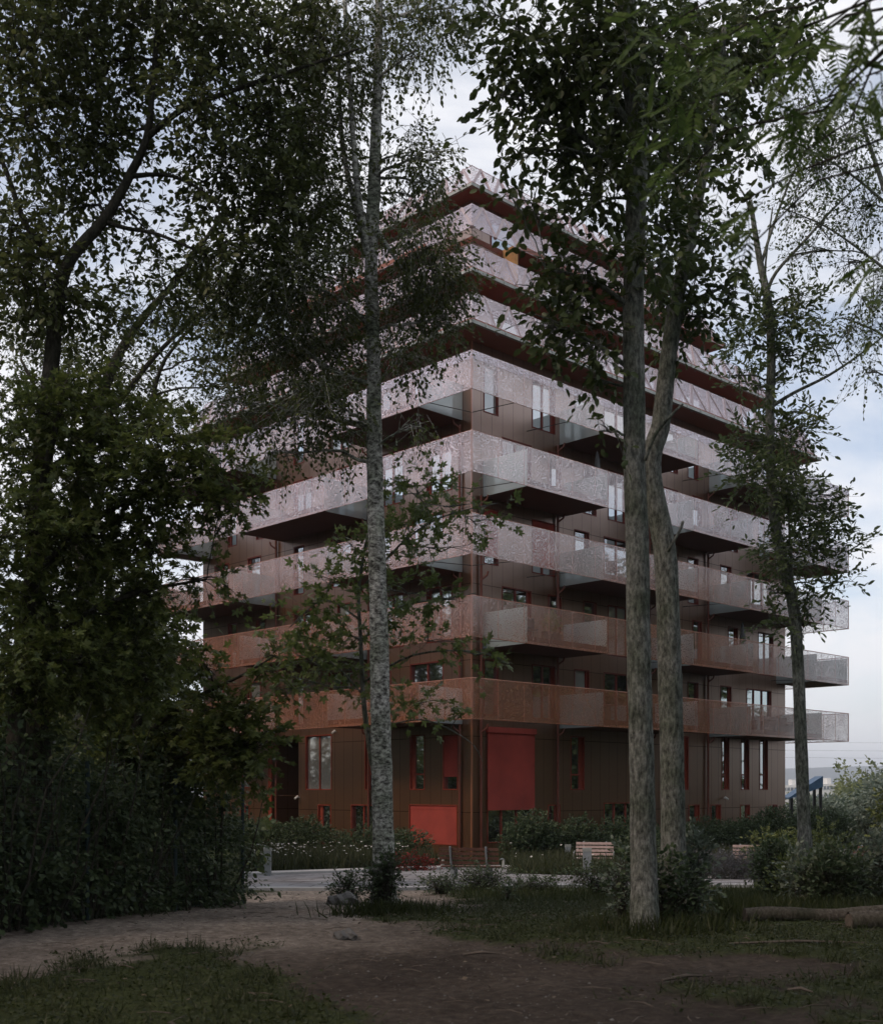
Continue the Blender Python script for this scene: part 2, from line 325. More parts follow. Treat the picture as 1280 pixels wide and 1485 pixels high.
    mc=N(nt,'ShaderNodeMix',data_type='RGBA'); nt.links.new(cl.outputs[0],mc.inputs[0]); nt.links.new(gr.outputs[2],mc.inputs[6]); nt.links.new(gmx.outputs[0],mc.inputs[7])
    nt.links.new(mc.outputs[2],p.inputs['Base Color'])
    b=N(nt,'ShaderNodeBump'); b.inputs['Strength'].default_value=.9; b.inputs['Distance'].default_value=.04; nt.links.new(n1.outputs['Fac'],b.inputs['Height']); nt.links.new(b.outputs[0],p.inputs['Normal'])
    nt.links.new(p.outputs[0],out.inputs[0]); me.materials.append(m)
    o=bpy.data.objects.new('ground',me); COL.objects.link(o); tag(o,kind='structure')
build_ground()
# paving of the park path, from the trail's end along the foot of the garden
def sheet(name, pix, mat, z0, thick):
    m=MB(); top=[]; 
    for px,py in pix:
        x,y,z=GP(px,py); top.append((x,y,z+z0))
    m.prism([(x,y,z-thick) for x,y,z in top],top); o=m.build(name,mat); tag(o,kind='structure'); return o,top
edge_f=[(352,1292),(480,1292),(600,1292),(700,1289),(800,1287),(900,1286),(1000,1286),(1092,1286)]
edge_b=[(1092,1275),(1000,1275),(900,1275.5),(800,1276),(755,1275),(735,1262),(660,1262),(600,1264),(500,1268),(420,1272),(352,1274)]
def strip(name, front, back, mat, z0, thick):
    m=MB(); A=[GP(*p) for p in front]; B=[GP(*p) for p in back]
    A=[(x,y,z+z0) for x,y,z in A]; B=[(x,y,z+z0) for x,y,z in B]
    for i in range(len(A)-1):
        m.quad(A[i],A[i+1],B[i+1],B[i]); m.quad([A[i][0],A[i][1],A[i][2]-thick],[A[i+1][0],A[i+1][1],A[i+1][2]-thick],A[i+1],A[i])
    o=m.build(name,mat); tag(o,kind='structure'); return A,B
strip('path',[(352,1291),(480,1291),(560,1291),(660,1289),(760,1287),(900,1286),(1092,1286)],[(352,1273.5),(480,1269),(560,1266),(660,1263),(745,1263),(900,1276),(1092,1276)],M['slabs'],.06,.12)
strip('kerb',[(352,1292.5),(480,1292.5),(560,1292.5),(660,1290.5),(760,1288.5),(900,1287.5),(1092,1287.5)],[(352,1291),(480,1291),(560,1291),(660,1289),(760,1287),(900,1286),(1092,1286)],M['kerb'],.07,.14)
strip('kerb',[(352,1273.4),(480,1268.9),(560,1265.9),(660,1262.9),(745,1262.9)],[(352,1270.5),(480,1266.3),(560,1263.3),(660,1260.5),(745,1260.5)],M['kerb'],.13,.1)
strip('kerb',[(560,1279.4),(660,1278),(760,1276.3),(900,1275.8),(1092,1275.8)],[(560,1278.2),(660,1276.8),(760,1275),(900,1274.3),(1092,1274.3)],M['kerb'],.10,.1)
strip('side_path',[(1030,1256),(1100,1256)],[(1030,1249),(1100,1249)],M['concrete'],.06,.12)
strip('side_path',[(1200,1239),(1330,1239)],[(1200,1234),(1330,1234)],M['concrete'],.06,.12)
# ---------------------------------------------------------------- the building
L,W,G=28.4,22.0,2.4
Z1=4.18; ZL=[Z1+3*i for i in range(9)]                 # bottoms of the nine screened storeys
BASE=-1.25
bld=empty('apartment_building',(0,42.75,0),math.radians(45))
tag(bld,'bronze stepped apartment block with perforated metal balcony screens','building')
DI=[0,0,0,0,0,1.17,2.86,4.63,6.47]                     # how far each storey's outer edge steps in
EX=[0,0,0,0,0,0,1.4,.6,0]                              # the left flank steps in less
WI=[G,G,G,G,G,4.1,5.6,7.3]                              # wall inset per storey
def Rw(px,d=G):                                         # pixel column -> u on the right wall plane
    p=(px-CX)/F; return (p*(42.75+d*R2)+d*R2)/(R2*(1-p))
def Lw(px,d=G):
    p=-(px-CX)/F; return (p*(42.75+d*R2)+d*R2)/(R2*(1-p))
def Zr(u,py,d=G): return CH+(CY-py)/F*(42.75+(u+d)*R2)
wins={'R':[], 'L':[]}                                   # (a0,a1,z0,z1,kind)
oddR=[(3.05,3.9),(5.9,7.35),(8.6,9.6),(10.6,12.6),(15.2,16.2),(17.0,17.9),(19.8,20.8),(22.2,24.6)]
evR=[(4.1,5.85),(6.9,7.75),(9.2,10.1),(10.9,12.3),(14.8,16.2),(17.4,18.2),(20.5,21.4),(23.3,24.8)]
oddL=[(4.0,6.0),(7.2,8.0),(9.8,11.4),(13.2,14.0),(16.6,17.7),(19.3,20.6)]
evL=[(3.5,5.0),(6.4,7.9),(9.9,10.8),(12.6,14.0),(16.2,17.0),(18.6,19.4)]
for k in range(5):
    z=ZL[k]; odd=(k%2==0)
    for i,(a,b) in enumerate(oddR if odd else evR):
        kd='blind' if (k==2 and i<2) or (k==3 and i==6) else random.choice(['pane','pane','pane','curtain'])
        wins['R'].append((a,b,z+.38,z+2.62,kd,k))
    for i,(a,b) in enumerate(oddL if odd else evL):
        wins['L'].append((a,b,z+.38,z+2.62,random.choice(['pane','curtain','pane']),k))
def wr(side,x0,x1,y0,y1,kind,row):
    f=Rw if side=='R' else Lw; a,b=sorted((f(x0),f(x1))); c=(a+b)/2
    wins[side].append((a,b,Zr(c,y1),Zr(c,y0),kind,row))
for x0,x1 in ((827,847),(1046,1057),(1074,1086),(1101,1113),(988,998)): wr('R',x0,x1,1068,1146,'tall',-1)
wr('R',706,772,1062,1146,'bigblind',-1)
for x0,x1 in ((794,812),(998,1014),(1030,1045),(1073,1087),(1113,1127)): wr('R',x0,x1,1167,1222,'small',-2)
wr('R',875,925,1164,1225,'wide',-2); wr('R',706,772,1160,1222,'wide',-2); wr('R',958,972,1164,1222,'small',-2)
for x0,x1,kd in ((443,481,'curtain2'),(529,541,'tall'),(594,616,'tall'),(642,664,'halfblind')): wr('L',x0,x1,1066,1146,kd,-1)
for x0,x1,kd in ((461,480,'small'),(509,543,'wide'),(593,663,'lowblind'),(349,362,'small')): wr('L',x0,x1,1167,1225,kd,-2)
wr('L',349,361,1100,1143,'curtain2',-1)
ENT=(Lw(433),Lw(395))                                  # dark entrance recess on the left wall
def pt(side,a,d,z): return (a,d,z) if side=='R' else (d,a,z)
wall=MB()
def wallquad(side,a0,a1,z0,z1,d=G):
    q=[pt(side,a0,d,z0),pt(side,a1,d,z0),pt(side,a1,d,z1),pt(side,a0,d,z1)]
    wall.quad(*(q if side=='R' else q[::-1]))
bands=[(-2,BASE,1.35),(-1,1.35,ZL[0]+.3)]+[(k,ZL[k]+.3,ZL[k]+3.3 if k<4 else ZL[5]+.02) for k in range(5)]
win_n=0
LE=W-.35
for side,end in (('R',L-G),('L',LE)):
    for row,zb,zt in bands:
        ws=sorted(w for w in wins[side] if w[5]==row)
        if side=='L' and row<0: ws=sorted(ws+[(ENT[0],ENT[1],BASE,Zr(ENT[0],1067) if row==-1 else 1.35,'void',row)] if row==-2 else ws+[(ENT[0],ENT[1],1.35,Zr(ENT[0],1067),'void',row)])
        a=G
        for (w0,w1,z0,z1,kd,_) in ws:
            z0=max(z0,zb+.02) if kd!='void' else max(z0,zb); z1=min(z1,zt-.02)
            wallquad(side,a,w0,zb,zt)
            if z0>zb: wallquad(side,w0,w1,zb,z0)
            wallquad(side,w0,w1,z1,zt); a=w1
            dp=.13
            if kd=='void':
                D=3.2
                for (p,q) in (((w0,G),(w0,G+D)),((w1,G+D),(w1,G))):
                    wall.quad(pt(side,p[0],p[1],zb),pt(side,q[0],q[1],zb),pt(side,q[0],q[1],z1),pt(side,p[0],p[1],z1))
                wall.quad(pt(side,w0,G+D,zb),pt(side,w1,G+D,zb),pt(side,w1,G+D,z1),pt(side,w0,G+D,z1))
                if row==-1: wall.quad(pt(side,w0,G,z1),pt(side,w1,G,z1),pt(side,w1,G+D,z1),pt(side,w0,G+D,z1))
                continue
            fr=MB(); lip=.045
            def fb(a0,a1,d0,d1,za,zc,m=0):
                if side=='R': fr.box(a0,d0,za,a1,d1,zc,m)
                else: fr.box(d0,a0,za,d1,a1,zc,m)
            fb(w0,w0+lip,G-.018,G+dp,z0,z1); fb(w1-lip,w1,G-.018,G+dp,z0,z1)
            fb(w0+lip,w1-lip,G-.018,G+dp,z0,z0+lip); fb(w0+lip,w1-lip,G-.018,G+dp,z1-lip,z1)
            # sash bars
            iw=w1-w0
            if kd in('tall','halfblind'): fb(w0+lip,w1-lip,G+dp-.07,G+dp,z0+(z1-z0)*.27,z0+(z1-z0)*.27+.07)
            if iw>1.2:
                n=2 if iw<2.3 else 3
                for i in range(1,n):
                    xx=w0+iw*i/n; fb(xx-.035,xx+.035,G+dp-.07,G+dp,z0+lip,z1-lip)
            if kd in('pane','curtain') : # red sash stile at one side
                fb(w1-lip-.13,w1-lip,G+dp-.06,G+dp,z0+lip,z1-lip) if random.random()<.6 else None
            if kd in('small','tall'): fb(w1-lip-.22,w1-lip,G+dp-.06,G+dp,z0+lip,z1-lip)
            wo=fr.build('window',M['red'] if row>=0 else M['redlip'],bld)
            pn=MB(); e=lip
            q=[pt(side,w0+e,G+dp-.02,z0+e),pt(side,w1-e,G+dp-.02,z0+e),pt(side,w1-e,G+dp-.02,z1-e),pt(side,w0+e,G+dp-.02,z1-e)]
            pn.quad(*(q if side=='R' else q[::-1])); pn.build('pane',M['curtain'] if 'curtain' in kd else M['pane'],wo)
            if 'blind' in kd:
                bl=MB(); zb0={'blind':z0+.35,'halfblind':z0+(z1-z0)*.24,'lowblind':z0+.02,'bigblind':-1}.get(kd)
                def bb(a0,a1,d0,d1,za,zc):
                    if side=='R': bl.box(a0,d0,za,a1,d1,zc)
                    else: bl.box(d0,a0,za,d1,a1,zc)
                if kd=='bigblind':
                    c=(w0+w1)/2; bb(w0-.04,w1+.04,G-.09,G-.07,Zr(c,1175),Zr(c,1064)); bb(w0-.08,w1+.08,G-.16,G-.02,Zr(c,1064),Zr(c,1056))
                else: bb(w0+.05,w1-.05,G+.03,G+.05,zb0,z1-.05); bb(w0+.05,w1-.05,G+.02,G+.12,z1-.2,z1-.05)
                bl.build('blind',M['blind'],wo)
        wallquad(side,a,end,zb,zt)
# hidden flanks and back of the lower block
zt=ZL[5]+.02
wall.quad((L-G,G,BASE),(L-G,LE,BASE),(L-G,LE,zt),(L-G,G,zt)); wall.quad((L-G,LE,BASE),(G,LE,BASE),(G,LE,zt),(L-G,LE,zt))
for k in (5,6,7):
    d=WI[k]; z0,z1=ZL[k]+.31,ZL[k+1]-.002; wall.box(d,d,z0,L-d,W-d+EX[k]*.5,z1)
wall.build('wall',M['wall'],bld)
# ribbon glazing of the set-back storeys, mostly behind the leaning screens
for k in (5,6,7):
    d=WI[k]
    for a in np.arange(d+1.2,L-d-2.2,3.4):
        m=MB(); m.box(a,d-.03,ZL[k]+.5,a+1.6,d-.004,ZL[k]+2.5); w=m.build('window',M['red'],bld)
        p=MB(); p.quad((a+.06,d-.04,ZL[k]+.56),(a+1.54,d-.04,ZL[k]+.56),(a+1.54,d-.04,ZL[k]+2.44),(a+.06,d-.04,ZL[k]+2.44)); p.build('pane',M['pane'],w)

# balcony slabs and their frosted end screens
evenR=[(3.05,7.87),(14.08,19.0),(25.1,28.3)]; oddRs=[(7.65,14.35),(18.84,25.6)]
oddLs=[(2.95,8.5),(15.4,21.9)]; evLs=[(8.75,14.9),(20.8,21.9)]
for k in range(5):
    z=ZL[k]; odd=(k%2==0)
    for side,lst in (('R',oddRs if odd else evenR),('L',oddLs if odd else evLs)):
        for a0,a1 in lst:
            s=MB(); 
            if side=='R': s.box(a0,.05,z+.012,a1,G-.004,z+.3)
            else: s.box(.05,a0,z+.012,G-.004,a1,z+.3)
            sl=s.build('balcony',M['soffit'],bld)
            for e in (a0,a1):
                gm=MB(); sg=-1 if e==a0 else 1; x0,x1=sorted((e+sg*.004,e+sg*.03))
                if side=='R': gm.box(x0,.06,z+.02,x1,G-.01,z+1.42)
                else: gm.box(.06,x0,z+.02,G-.01,x1,z+1.42)
                gm.build('glass_screen',M['frost'],sl)
            tm=MB()                                     # deck edge angle
            if side=='R': tm.box(a0,.028,z+.0,a1,.049,z+.1)
            else: tm.box(.028,a0,z+.0,.049,a1,z+.1)
            tm.build('edge_trim',M['rail'],sl)
# balcony furniture seen over the rails: none of it parts; see below
def plate(m, a,b,c,d, th):
    a,b,c,d=[np.array(x,float) for x in (a,b,c,d)]; n=np.cross(b-a,d-a); n/=np.linalg.norm(n); n*=th
    m.prism([a,b,c,d],[a+n,b+n,c+n,d+n])
def ring(k, z0, z1, d0, d1):                            # the four leaning faces of one storey's screen
    ex=EX[k]
    def c(d,z): return [(d,d,z),(L-d,d,z),(L-d,W-d+ex,z),(d,W-d+ex,z)]
    return c(d0,z0),c(d1,z1)
for k in range(9):
    z=ZL[k]; d=DI[k]
    if k<5:
        h=1.5 if k<4 else 1.4; B,T=ring(k,z,z+h,0,0)
    else:
        h=(1.5,1.5,1.5,1.7)[k-5]; lean=(.5,.6,.75,1.0)[k-5]; B,T=ring(k,z,z+h,d,d+lean)
    for i in range(4):
        j=(i+1)%4; m=MB(); mid=[np.array(b_)*.58+np.array(t_)*.42 for b_,t_ in zip(B,T)]
        plate(m,B[i],B[j],*((T[j],T[i]) if k<8 else (mid[j],mid[i])),-.006)
        sc=m.build('mesh_screen',M['screen'] if k<5 else M['screen_up'],bld)
        if k==8:
            m=MB(); plate(m,mid[i],mid[j],T[j],T[i],-.006); m.build('open_lattice',M['screen_open'],sc)
        if i in (0,3) or i==1:
            b=MB(); A0,A1,T0,T1=[np.array(x,float) for x in (B[i],B[j],T[i],T[j])]
            inw=np.array([[0,1,0],[-1,0,0],[0,-1,0],[1,0,0]][i],float)
            ln=np.linalg.norm(A1-A0); n=max(2,int(round(ln/1.42)))
            b.tube([T0+inw*.03,T1+inw*.03],.022,4); b.tube([A0+inw*.03+[0,0,.02],A1+inw*.03+[0,0,.02]],.02,4)
            for q in range(n+1):
                t=q/n
                if k<5: b.tube([A0*(1-t)+A1*t+inw*.035,T0*(1-t)+T1*t+inw*.035],.017,4)
                elif q<n:
                    t2=(q+1)/n; lo=A0*(1-t)+A1*t+inw*.05; hi=T0*(1-t)+T1*t+inw*.05; hi2=T0*(1-(t+t2)/2)+T1*(t+t2)/2+inw*.05; lo2=A0*(1-t2)+A1*t2+inw*.05
                    b.tube([lo,hi2],.085,4); b.tube([hi2,lo2],.085,4)
            b.build('screen_frame',M['rail'] if k<5 else M['strut'],sc)
    if k==4:                                            # denser band along the top of the fifth screen
        m=MB(); b0,b1=ring(k,z+1.1,z+1.4,-.012,-.012)
        for i in (0,1,3):
            j=(i+1)%4; plate(m,b0[i],b0[j],b1[j],b1[i],-.004)
        m.build('screen_band',M['screen_up'],bld)
# projecting floors of the stepped storeys: dark soffit, grey gutter on the rim
for k in range(5,9):
    d=DI[k]+.02; z=ZL[k]; ex=EX[k]; s=MB(); void=None
    if k==7:
        x0=d+2.9                                        # open corner well below the eighth screen
        s.box(x0,d,z+.012,L-d,WI[6]-.004,z+.25); s.box(d,x0,z+.012,WI[6]-.004,W-d+ex,z+.25)
        s.box(WI[6]-.003,WI[6]-.003,z+.014,L-d,W-d+ex,z+.248)
    else: s.box(d,d,z+.012,L-d,W-d+ex,z+.25)
    sl=s.build('floor_slab',M['soffit_lit'],bld)
    if k!=7:
        g=MB()
        g.box(DI[k]-.14,DI[k]-.14,z-.02,L-DI[k]+.14,DI[k]-.015,z+.11); g.box(DI[k]-.14,DI[k]-.012,z-.02,DI[k]-.015,W-DI[k]+ex+.14,z+.11)
        g.box(L-DI[k]+.015,DI[k]-.012,z-.02,L-DI[k]+.14,W-DI[k]+ex+.14,z+.11)
        for a in np.arange(DI[k]+.6,L-DI[k],1.1): g.box(a,DI[k]-.165,z-.035,a+.05,DI[k]-.141,z+.125)
        for a in np.arange(DI[k]+.6,W-DI[k],1.1): g.box(DI[k]-.165,a,z-.035,DI[k]-.141,a+.05,z+.125)
        g.build('gutter',M['gutter'],sl)
    else:
        o=MB(); o.box(x0-.05,d+.05,z-2.4,x0-.01,WI[6]-.01,z+.24); o.build('timber_panel',M['orange'],bld)
# triangular lattice skylights rising from the roof terrace
rf=MB(); dd=7.9
for (a,b) in (((dd,dd),(L-dd,dd)),((dd,dd),(dd,W-dd)),((L-dd,dd),(L-dd,W-dd))):
    pass
# tie rods across the open corner wells, and more beyond
for k in range(5):
    z=ZL[k]+.06
    rods=[((G+.02,G,z+.16),(G+.02,.02,z)),((G,G+.02,z+.16),(.02,G+.02,z))]+[((a,G,z+.1),(a,.02,z)) for a in ((12.5,24.6) if k%2 else (5.6,16.6,26.4))]
    for p_,q_ in rods:
        r=MB(); r.tube([p_,q_],.016,6); r.build('tie_rod',M['dark'],bld)

for a,z1 in ((G+.42,13.2),(7.42,16.1),(13.85,16.1),(18.6,16.1)):
    m=MB(); m.tube([(a,G-.1,BASE),(a,G-.1,z1)],.055,8)
    for k in range(5):
        if ZL[k]<z1+.5: m.tube([(a,G-.1,ZL[k]-.55),(a,G-.12,ZL[k]-.3),(a+.12,G-.3,ZL[k]-.14),(a+.15,G-.34,ZL[k]+.02)],.04,8)
    m.build('downpipe',M['pipe'],bld)
for a,z1 in ((2.98,16.0),(8.55,16.0),(15.25,16.0)):
    m=MB(); m.tube([(G-.1,a,BASE),(G-.1,a,z1)],.055,8)
    for k in range(5): m.tube([(G-.1,a,ZL[k]-.55),(G-.12,a,ZL[k]-.3),(G-.3,a+.12,ZL[k]-.14),(G-.34,a+.15,ZL[k]+.02)],.04,8)
    m.build('downpipe',M['pipe'],bld)
m=MB(); m.box(G-.02,G-.02,BASE,G+.04,G+.04,ZL[4]+3); 
m.build('corner_trim',M['rail'],bld)
m=MB(); a=ENT[0]-.25; m.box(G-.05,ENT[1],BASE,G-.003,ENT[1]+.28,Zr(ENT[1],1067)); m.build('entrance_post',M['redlip'],bld)
for side,px,py in (('L',434,1157),('L',488,1062),('R',1049,1158)):
    f=Lw if side=='L' else Rw; a=f(px); z=Zr(a,py); m=MB()
    q=pt(side,a,G-.2,z); m.tube([pt(side,a,G-.003,z),pt(side,a,G-.1,z+.05),pt(side,a,G-.26,z-.05)],[.03,.06,.05],8); m.build('wall_lamp',M['white'],bld)
# things standing on balconies (parasols closed, planters, furniture)
def bpt(u,v,z): return np.array([(u-v)*R2,42.75+(u+v)*R2,z])
def parasol(u,v,z,label,px=1.0):
    o=empty('closed_parasol',tuple(bpt(u,v,z))); tag(o,label,'parasol',group='closed parasols on the balconies')
    m=MB(); m.tube([(0,0,0),(0,0,2.25*px)],.025,6); m.build('pole',M['steel'],o)
    m=MB(); m.tube([(0,0,.9*px),(0,0,1.0*px),(0,0,1.6*px),(0,0,2.15*px),(0,0,2.3*px)],[.10,.17,.14,.07,.01],9); m.build('canopy',M['dark'],o)
    m=MB(); m.box(-.22,-.22,0,.22,.22,.08); m.build('base',M['dark'],o)
parasol(8.3,.9,ZL[3]+.3,'closed black parasol standing on the upper balcony right of the corner',1.0)
parasol(19.6,1.0,ZL[1]+.3,'closed dark parasol on the balcony behind the right trunks',1.0)
def outdoor_sofa(u,v,z,label):
    o=empty('outdoor_sofa',tuple(bpt(u,v,z)),math.radians(45)); tag(o,label,'sofa')
    m=MB(); m.box(-1.1,-.4,.05,1.1,.4,.4); m.build('seat',M['dark'],o)
    m=MB(); m.box(-1.1,.25,.41,1.1,.4,.85); m.build('backrest',M['dark'],o)
    for x in (-1.1,.95):
        m=MB(); m.box(x,-.4,.41,x+.15,.24,.65); m.build('armrest',M['dark'],o)
def planter(u,v,z,side,label):
    o=empty('balcony_planter',tuple(bpt(u,v,z)),math.radians(45 if side=='R' else 135)); tag(o,label,'planter',group='planters with greenery on the balconies')
    m=MB(); m.prism([(-.4,-.15,0),(.4,-.15,0),(.4,.15,0),(-.4,.15,0)],[(-.45,-.18,.4),(.45,-.18,.4),(.45,.18,.4),(-.45,.18,.4)]); m.build('box',M['dark'],o)
    nl=500; th=ball(nl)*np.array([.5,.25,.5])+np.array([0,0,.75]); th[:,2]=np.maximum(th[:,2],.38)
    leaves_obj('foliage',[(th,rng.standard_normal((nl,3)),rng.standard_normal((nl,3)),rng.uniform(.08,.15,nl))],OVATE,M['lf_maple2'],o)
planter(12.4,.7,ZL[2]+.3,'R','bushy planter on the balcony seen left of the nearer grey trunk')
planter(17.2,.7,ZL[3]+.3,'R','planter on the silver balcony right of the paired trunks')
planter(5.2,.7,ZL[1]+.3,'R','planter on the second lowest balcony right of the building corner')
planter(.7,6.5,ZL[2]+.3,'L','planter on the left front balcony just behind the birch')
def bistro(u,v,z,label):
    o=empty('bistro_chair',tuple(bpt(u,v,z)),math.radians(20)); tag(o,label,'chair')
    m=MB(); m.box(-.22,-.22,.43,.22,.22,.47); m.build('seat',M['dark'],o)
    m=MB(); m.box(-.22,.18,.48,.22,.22,.95); m.build('backrest',M['dark'],o)
    for x in(-.2,.17):
        for y in (-.2,.17):
            m=MB(); m.box(x,y,0,x+.03,y+.03,.43); m.build('leg',M['dark'],o)
bistro(4.4,1.1,ZL[1]+.3,'dark balcony chair beside the planter near the building corner')
bistro(9.6,1.1,ZL[2]+.3,'dark balcony chair on the third screened level')
outdoor_sofa(23.6,1.3,ZL[0]+.3,'low dark outdoor sofa on the lowest balcony by the right end')

# ---------------------------------------------------------------- trees
def sprays(center, rad, nleaf, leaf, k=9, slen=.45, droop=.35, up=.8, bm=None, twig=.004, shape_side=.8):
    n=max(1,int(nleaf/k)); b=ball(n); start=center+b*rad
    d=unit(b*.8+rng.standard_normal((n,3))*.55+np.array([0,0,-droop])); ln=slen*(.6+.8*rng.random((n,1)))
    side=unit(np.cross(d,np.array([0,0,1.])+rng.standard_normal((n,3))*.25))
    P_=[];A_=[];N_=[];S_=[]
    for j in range(k):
        t=(j+.6)/k; pos=start+d*ln*t+np.array([0,0,-1.])*ln*.22*t*t
        sg=1 if j%2 else -1
        a=unit(d*.7+side*sg*shape_side+rng.standard_normal((n,3))*.28+np.array([0,0,-droop*.8]))
        if j==k-1: a=unit(d+rng.standard_normal((n,3))*.2)
        no=unit(np.array([0,0,up])+rng.standard_normal((n,3))*.5)
        P_.append(pos+rng.standard_normal((n,3))*slen*.05);A_.append(a);N_.append(no);S_.append(leaf*(.6+.7*rng.random(n)))
    if bm is not None:
        for i in range(n):
            e=start[i]+d[i]*ln[i]+np.array([0,0,-1.])*ln[i]*.22
            bm.tube([start[i]-d[i]*.1,(start[i]+e)/2+np.array([0,0,.03*ln[i,0]]),e],[twig,twig*.8,twig*.4],3,cap=False)
    return (np.concatenate(P_),np.concatenate(A_),np.concatenate(N_),np.concatenate(S_)), start
def curve(a,b,n=6,lift=.15,jit=.06):
    a=np.array(a,float); b=np.array(b,float); l=np.linalg.norm(b-a); out=[]
    for i in range(n):
        t=i/(n-1); p=a*(1-t)+b*t+np.array([0,0,1.])*lift*l*math.sin(math.pi*t)
        if 0<i<n-1: p=p+rng.standard_normal(3)*jit*l*.3
        out.append(p)
    return out
def smoothpath(pts, rad, sub=4):
    pts=[np.array(p,float) for p in pts]; o=[];r=[]; n=len(pts)
    for i in range(n-1):
        p0,p1,p2,p3=pts[max(i-1,0)],pts[i],pts[i+1],pts[min(i+2,n-1)]
        for s in range(sub):
            t=s/sub; o.append(.5*((2*p1)+(-p0+p2)*t+(2*p0-5*p1+4*p2-p3)*t*t+(-p0+3*p1-3*p2+p3)*t**3)); r.append(rad[i]*(1-t)+rad[i+1]*t)
    o.append(pts[-1]); r.append(rad[-1]); return o,r
def tree(name,label,trunk,clumps,leaf,shape,lmat,bmat,limbs=(),k=9,slen=.45,droop=.35,group=None,wob=.12,ksub=10,twig=.004,larea=None,cat='tree',brs=.035,cov=1.75):
    """trunk: [(px,py,Y,width_px)]; clumps: [(px,py,rx,ry,Y,cover)]"""
    tp=[P(a,b,Y) for a,b,Y,w in trunk]; tr=[w/F*Y/2 for a,b,Y,w in trunk]
    base=tp[0].copy(); root=empty(name,tuple(base)); tag(root,label,cat,group)
    tp,tr=smoothpath(tp,tr,5)
    m=MB(); m.tube([p-base for p in tp],tr,18,wob=wob)
    for a_ in range(5):                                  # root flare
        an=a_*1.257+random.uniform(-.3,.3); r0=tr[0]; d_=np.array([math.cos(an),math.sin(an),0.]); p0=tp[2]-base
        m.tube([p0+d_*r0*.35+np.array([0,0,.12]),d_*r0*.8+np.array([0,0,.10]),d_*r0*1.35+np.array([0,0,.015]),d_*r0*1.9+np.array([0,0,-.06])],[r0*.3,r0*.34,r0*.24,r0*.12],8)
    m.build('trunk',bmat,root,smooth=True)
    bm=MB(); attach=list(zip(tp,tr))
    for lb in limbs:
        q=[P(a,b,Y) for a,b,Y,w in lb]; rr=[w/F*Y/2 for a,b,Y,w in lb]; q,rr=smoothpath(q,rr,4)
        bm.tube(q,rr,9,wob=.08); attach+=list(zip(q,rr))
    data=[]; la=larea or (leaf**2*(.42 if shape is not SLIM else .2))
    for (px,py,rx,ry,Y,c) in clumps:
        cen=P(px,py,Y); rw,rh=rx/F*Y,ry/F*Y; dep=max(rw,rh)*1.1
        nl=c*cov*math.pi*rw*rh/(la*.6)
        dt,st=sprays(cen,np.array([rw,dep,rh]),nl,leaf,k,slen,droop,bm=bm,twig=twig)
        data.append(dt)
        sc=[np.linalg.norm(a-cen)+max(0,(a[2]-cen[2]))*1.5 for a,_ in attach]; ai=int(np.argmin(sc)); ap,ar=attach[ai]
        ln=np.linalg.norm(cen-ap); r0=min(ar*.55,.012+ln*.011)
        if ln>.3:
            cv=curve(ap,cen,7,.05); bm.tube(cv,np.linspace(r0,.010,7),6)
        else: cv=[ap,cen]
        sel=rng.choice(len(st),min(len(st),int(ksub+len(st)*.03)),replace=False)
        for s in st[sel]:
            a=cv[random.randrange(len(cv)//2,len(cv))]; bm.tube(curve(a,s,5,.05),np.linspace(.009,.003,5),4,cap=False)
    o=bm.build('branches',bmat,root,smooth=True); o.location=-base
    lo=leaves_obj('crown',data,shape,lmat,root); lo.location=-base
    return root
# silver birch in front of the facade
tree('birch_tree','slender silver birch with speckled white trunk rising before the corner of the building',
 [(556,1322,16.7,48),(556,1290,16.7,36),(555,1200,16.7,31),(552,1050,16.7,29),(549,900,16.7,26),(545,750,16.7,24),(543,650,16.7,22),(541,500,16.7,20),(538,380,16.7,19),(542,280,16.7,19),(546,160,16.7,14),(549,60,16.7,12),(550,-120,16.7,9)],
 [(500,50,120,80,16.5,1.2),(620,28,70,58,16.9,.9),(655,10,55,35,17,.8),(450,170,100,90,17,1.3),(600,75,45,30,16,.7),
  (600,225,50,42,16.6,.9),(640,222,32,32,16.2,.6),(600,285,52,35,17,.9),(632,270,25,40,17,.7),
  (615,365,72,45,16.2,1.7),(650,410,42,55,16.6,1.5),(590,440,58,55,17.3,1.7),(650,470,32,30,16.5,1.0),(585,515,45,35,16.2,1.1),
  (470,300,80,90,17.2,1.6),(430,420,105,70,16.2,1.6),(480,505,75,55,17.6,1.6),(390,520,100,60,17,1.1),(320,600,75,42,16.4,.95),(430,600,80,45,16.4,.95),(495,640,45,42,17.3,.7),(470,575,60,40,16,1.1),
  (395,655,50,30,16.4,.5),(360,420,90,70,18,1.1),(600,620,35,30,16.2,.45)],
 .062,OVATE,M['lf_birch'],M['birch'],
 limbs=[[(541,390,16.7,12),(522,300,16.6,10),(512,200,16.5,8),(505,80,16.5,7),(495,-60,16.5,5)],[(541,400,16.7,10),(515,300,16.9,8),(497,210,17,7),(492,120,17,5),(488,0,17,4)],
  [(545,480,16.7,9),(500,440,16.8,6),(450,410,16.8,5),(400,380,16.8,3)],[(545,560,16.7,8),(480,535,16.6,6),(430,500,16.5,5),(370,470,16.5,4),(330,480,16.4,2)],[(545,330,16.7,8),(570,370,16.4,5),(600,410,16.4,4),(640,420,16.4,2)]],
 k=9,slen=.36,droop=.55,cov=1.2)
